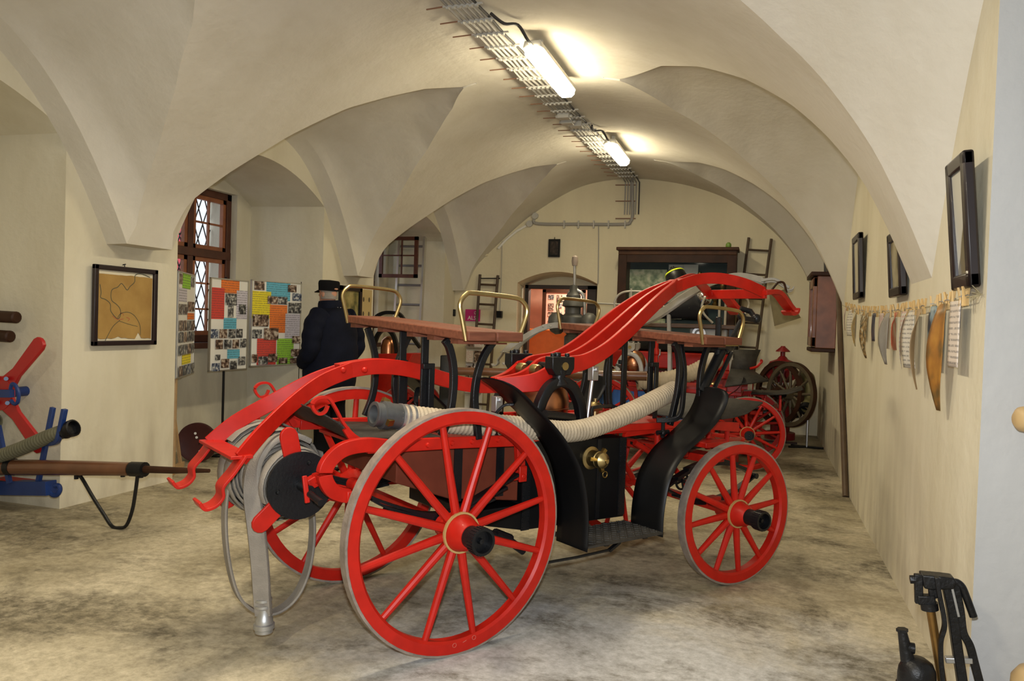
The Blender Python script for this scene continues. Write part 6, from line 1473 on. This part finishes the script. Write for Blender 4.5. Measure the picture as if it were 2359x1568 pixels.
b = MB(); b.sweep(ext(smoothpath([zj(690,170,-.05),zj(725,400,-.05),zj(785,700,-.05),zj(790,850,-.05),zj(745,1020,-.05),zj(745,1250,-.05),zj(770,1568,-.05)],5)), rect(.016,.024), (0,1,0)); b.build('bent_strap', IR, jx, bevel=.002)
b = MB(); b.sweep(ext([zj(800,150),zj(890,600),zj(960,1100),zj(1030,1568)]), rect(.035,.042), (0,1,0)); mb1 = b.build('main_bar', IR, jx, bevel=.004)
b = MB(); b.bar(zj(880,250,-.024), zj(985,700,-.024), .008, .010, (0,1,0)); b.build('worn_ridge', STEEL, mb1)
b = MB(); b.sweep(ext(smoothpath([zj(930,250),zj(1000,600),zj(1040,900),zj(1130,1080),zj(1190,1300),zj(1260,1568)],5)), rect(.03,.022), (0,1,0)); b.build('side_strap', IR, jx, bevel=.003)
b = MB(); b.bar(zj(800,1275), zj(1165,1285), .03, .022); b.build('cross_piece', STEEL, jx, bevel=.003)
b = MB(); b.tube(smoothpath([zj(900,240),zj(960,240),zj(1030,300),zj(1090,440),zj(1185,700)],5), .0145, 12); b.build('hooked_handle', IR, jx)
b = MB(); b.bbox((-.10,-.10,0),(.22,.10,.025)); b.build('base_plate', IR, jx)
nz = thing('fire_nozzle', 'dark cast nozzle cylinder with domed top standing left of the iron pump', 'nozzle', (pY(2106,1690,3.36).x, 3.36, 0))
ln = loc_(nz); zn = lambda x, y, dy=0.0: ln(pY(2040+x/5.85, 1300+y/5.85, 3.36+dy))
c0 = zn(390,1330); zt = zn(390,1245).z
b = MB(); b.lathe([(0,zt),(.03,zt-.002),(.055,zt-.02),(.066,zt-.045),(.069,zt-.07),(.069,zt-.105),(.074,zt-.11),(.074,zt-.14),(.069,zt-.145),(.069,.02),(.09,.015),(.09,0),(0,0)], (0,0,0), (0,0,1), 32); b.build('cylinder_body', IR, nz)
b = MB(); q0, q1 = zn(300,1290), zn(225,900); b.tube([q0, q1], [.027,.017], 14); b.cyl(q1, zn(222,862), .022, 6); b.build('neck', IR, nz)
b = MB(); b.cyl(zn(270,1110), zn(390,1130), .021, 14); b.build('side_plug', IR, nz)
TAN = mat('tan_wood', (.52,.36,.17), .5, var=.12)
wp = thing('wooden_block', 'rounded tan wooden block on the white jamb at the right edge', 'block', pY(2352,965,3.52)*1)
b = MB(); b.lathe([(0,-.02),(.03,-.018),(.048,-.002),(.052,.02),(.052,.14),(.03,.15),(0,.15)], (0,0,0), Vector((1,.35,0)), 20); b.build('knob_body', TAN, wp, smooth=80)
b = MB(); b.cyl((.12,.04,0),(.12,.14,0),.012,8); b.build('peg', TAN, wp)
td = thing('tan_drum', 'round tan wooden drum at the very bottom right corner', 'drum', (pY(2392,1700,3.40).x, 3.40, 0))
zt = pY(2380,1528,3.40).z
b = MB(); b.lathe([(0,zt),(.04,zt-.005),(.075,zt-.025),(.098,zt-.06),(.10,zt-.1),(.095,0),(0,0)], (0,0,0), (0,0,1), 28); b.build('drum_body', TAN, td, smooth=80)
# ------------------------------------------------------------------ light
w = bpy.data.worlds.new('sky'); S.world = w; w.use_nodes = True
w.node_tree.nodes['Background'].inputs['Color'].default_value = (.82, .9, 1.0, 1)
w.node_tree.nodes['Background'].inputs['Strength'].default_value = 1.6
def area(name, loc, dirv, size, energy, col, shape='DISK', sy=None, spread=pi):
    l = bpy.data.lights.new(name, 'AREA'); l.shape = shape; l.size = size
    if sy: l.size_y = sy
    l.energy = energy; l.color = col; l.spread = spread
    o = bpy.data.objects.new(name, l); COL.objects.link(o); o.location = loc
    o.rotation_euler = Vector(dirv).to_track_quat('-Z', 'Y').to_euler()
    return o
area('camera_flash', Vector((0,0,CAMH))+cU*.13+cR*(-.01)+cF*.05, cF, .06, 78, (.90,.95,1.0), spread=radians(150))
for y in (3.2, -.6):
    area('ceiling_lamp_light', (-2.0, y, 3.85), (0,0,-1), .2, 75, (1,.88,.66), 'RECTANGLE', 1.2)
area('far_room_lamp', (-3.4, 14.4, 2.6), (0,0,-1), .5, 45, (1,.85,.68))
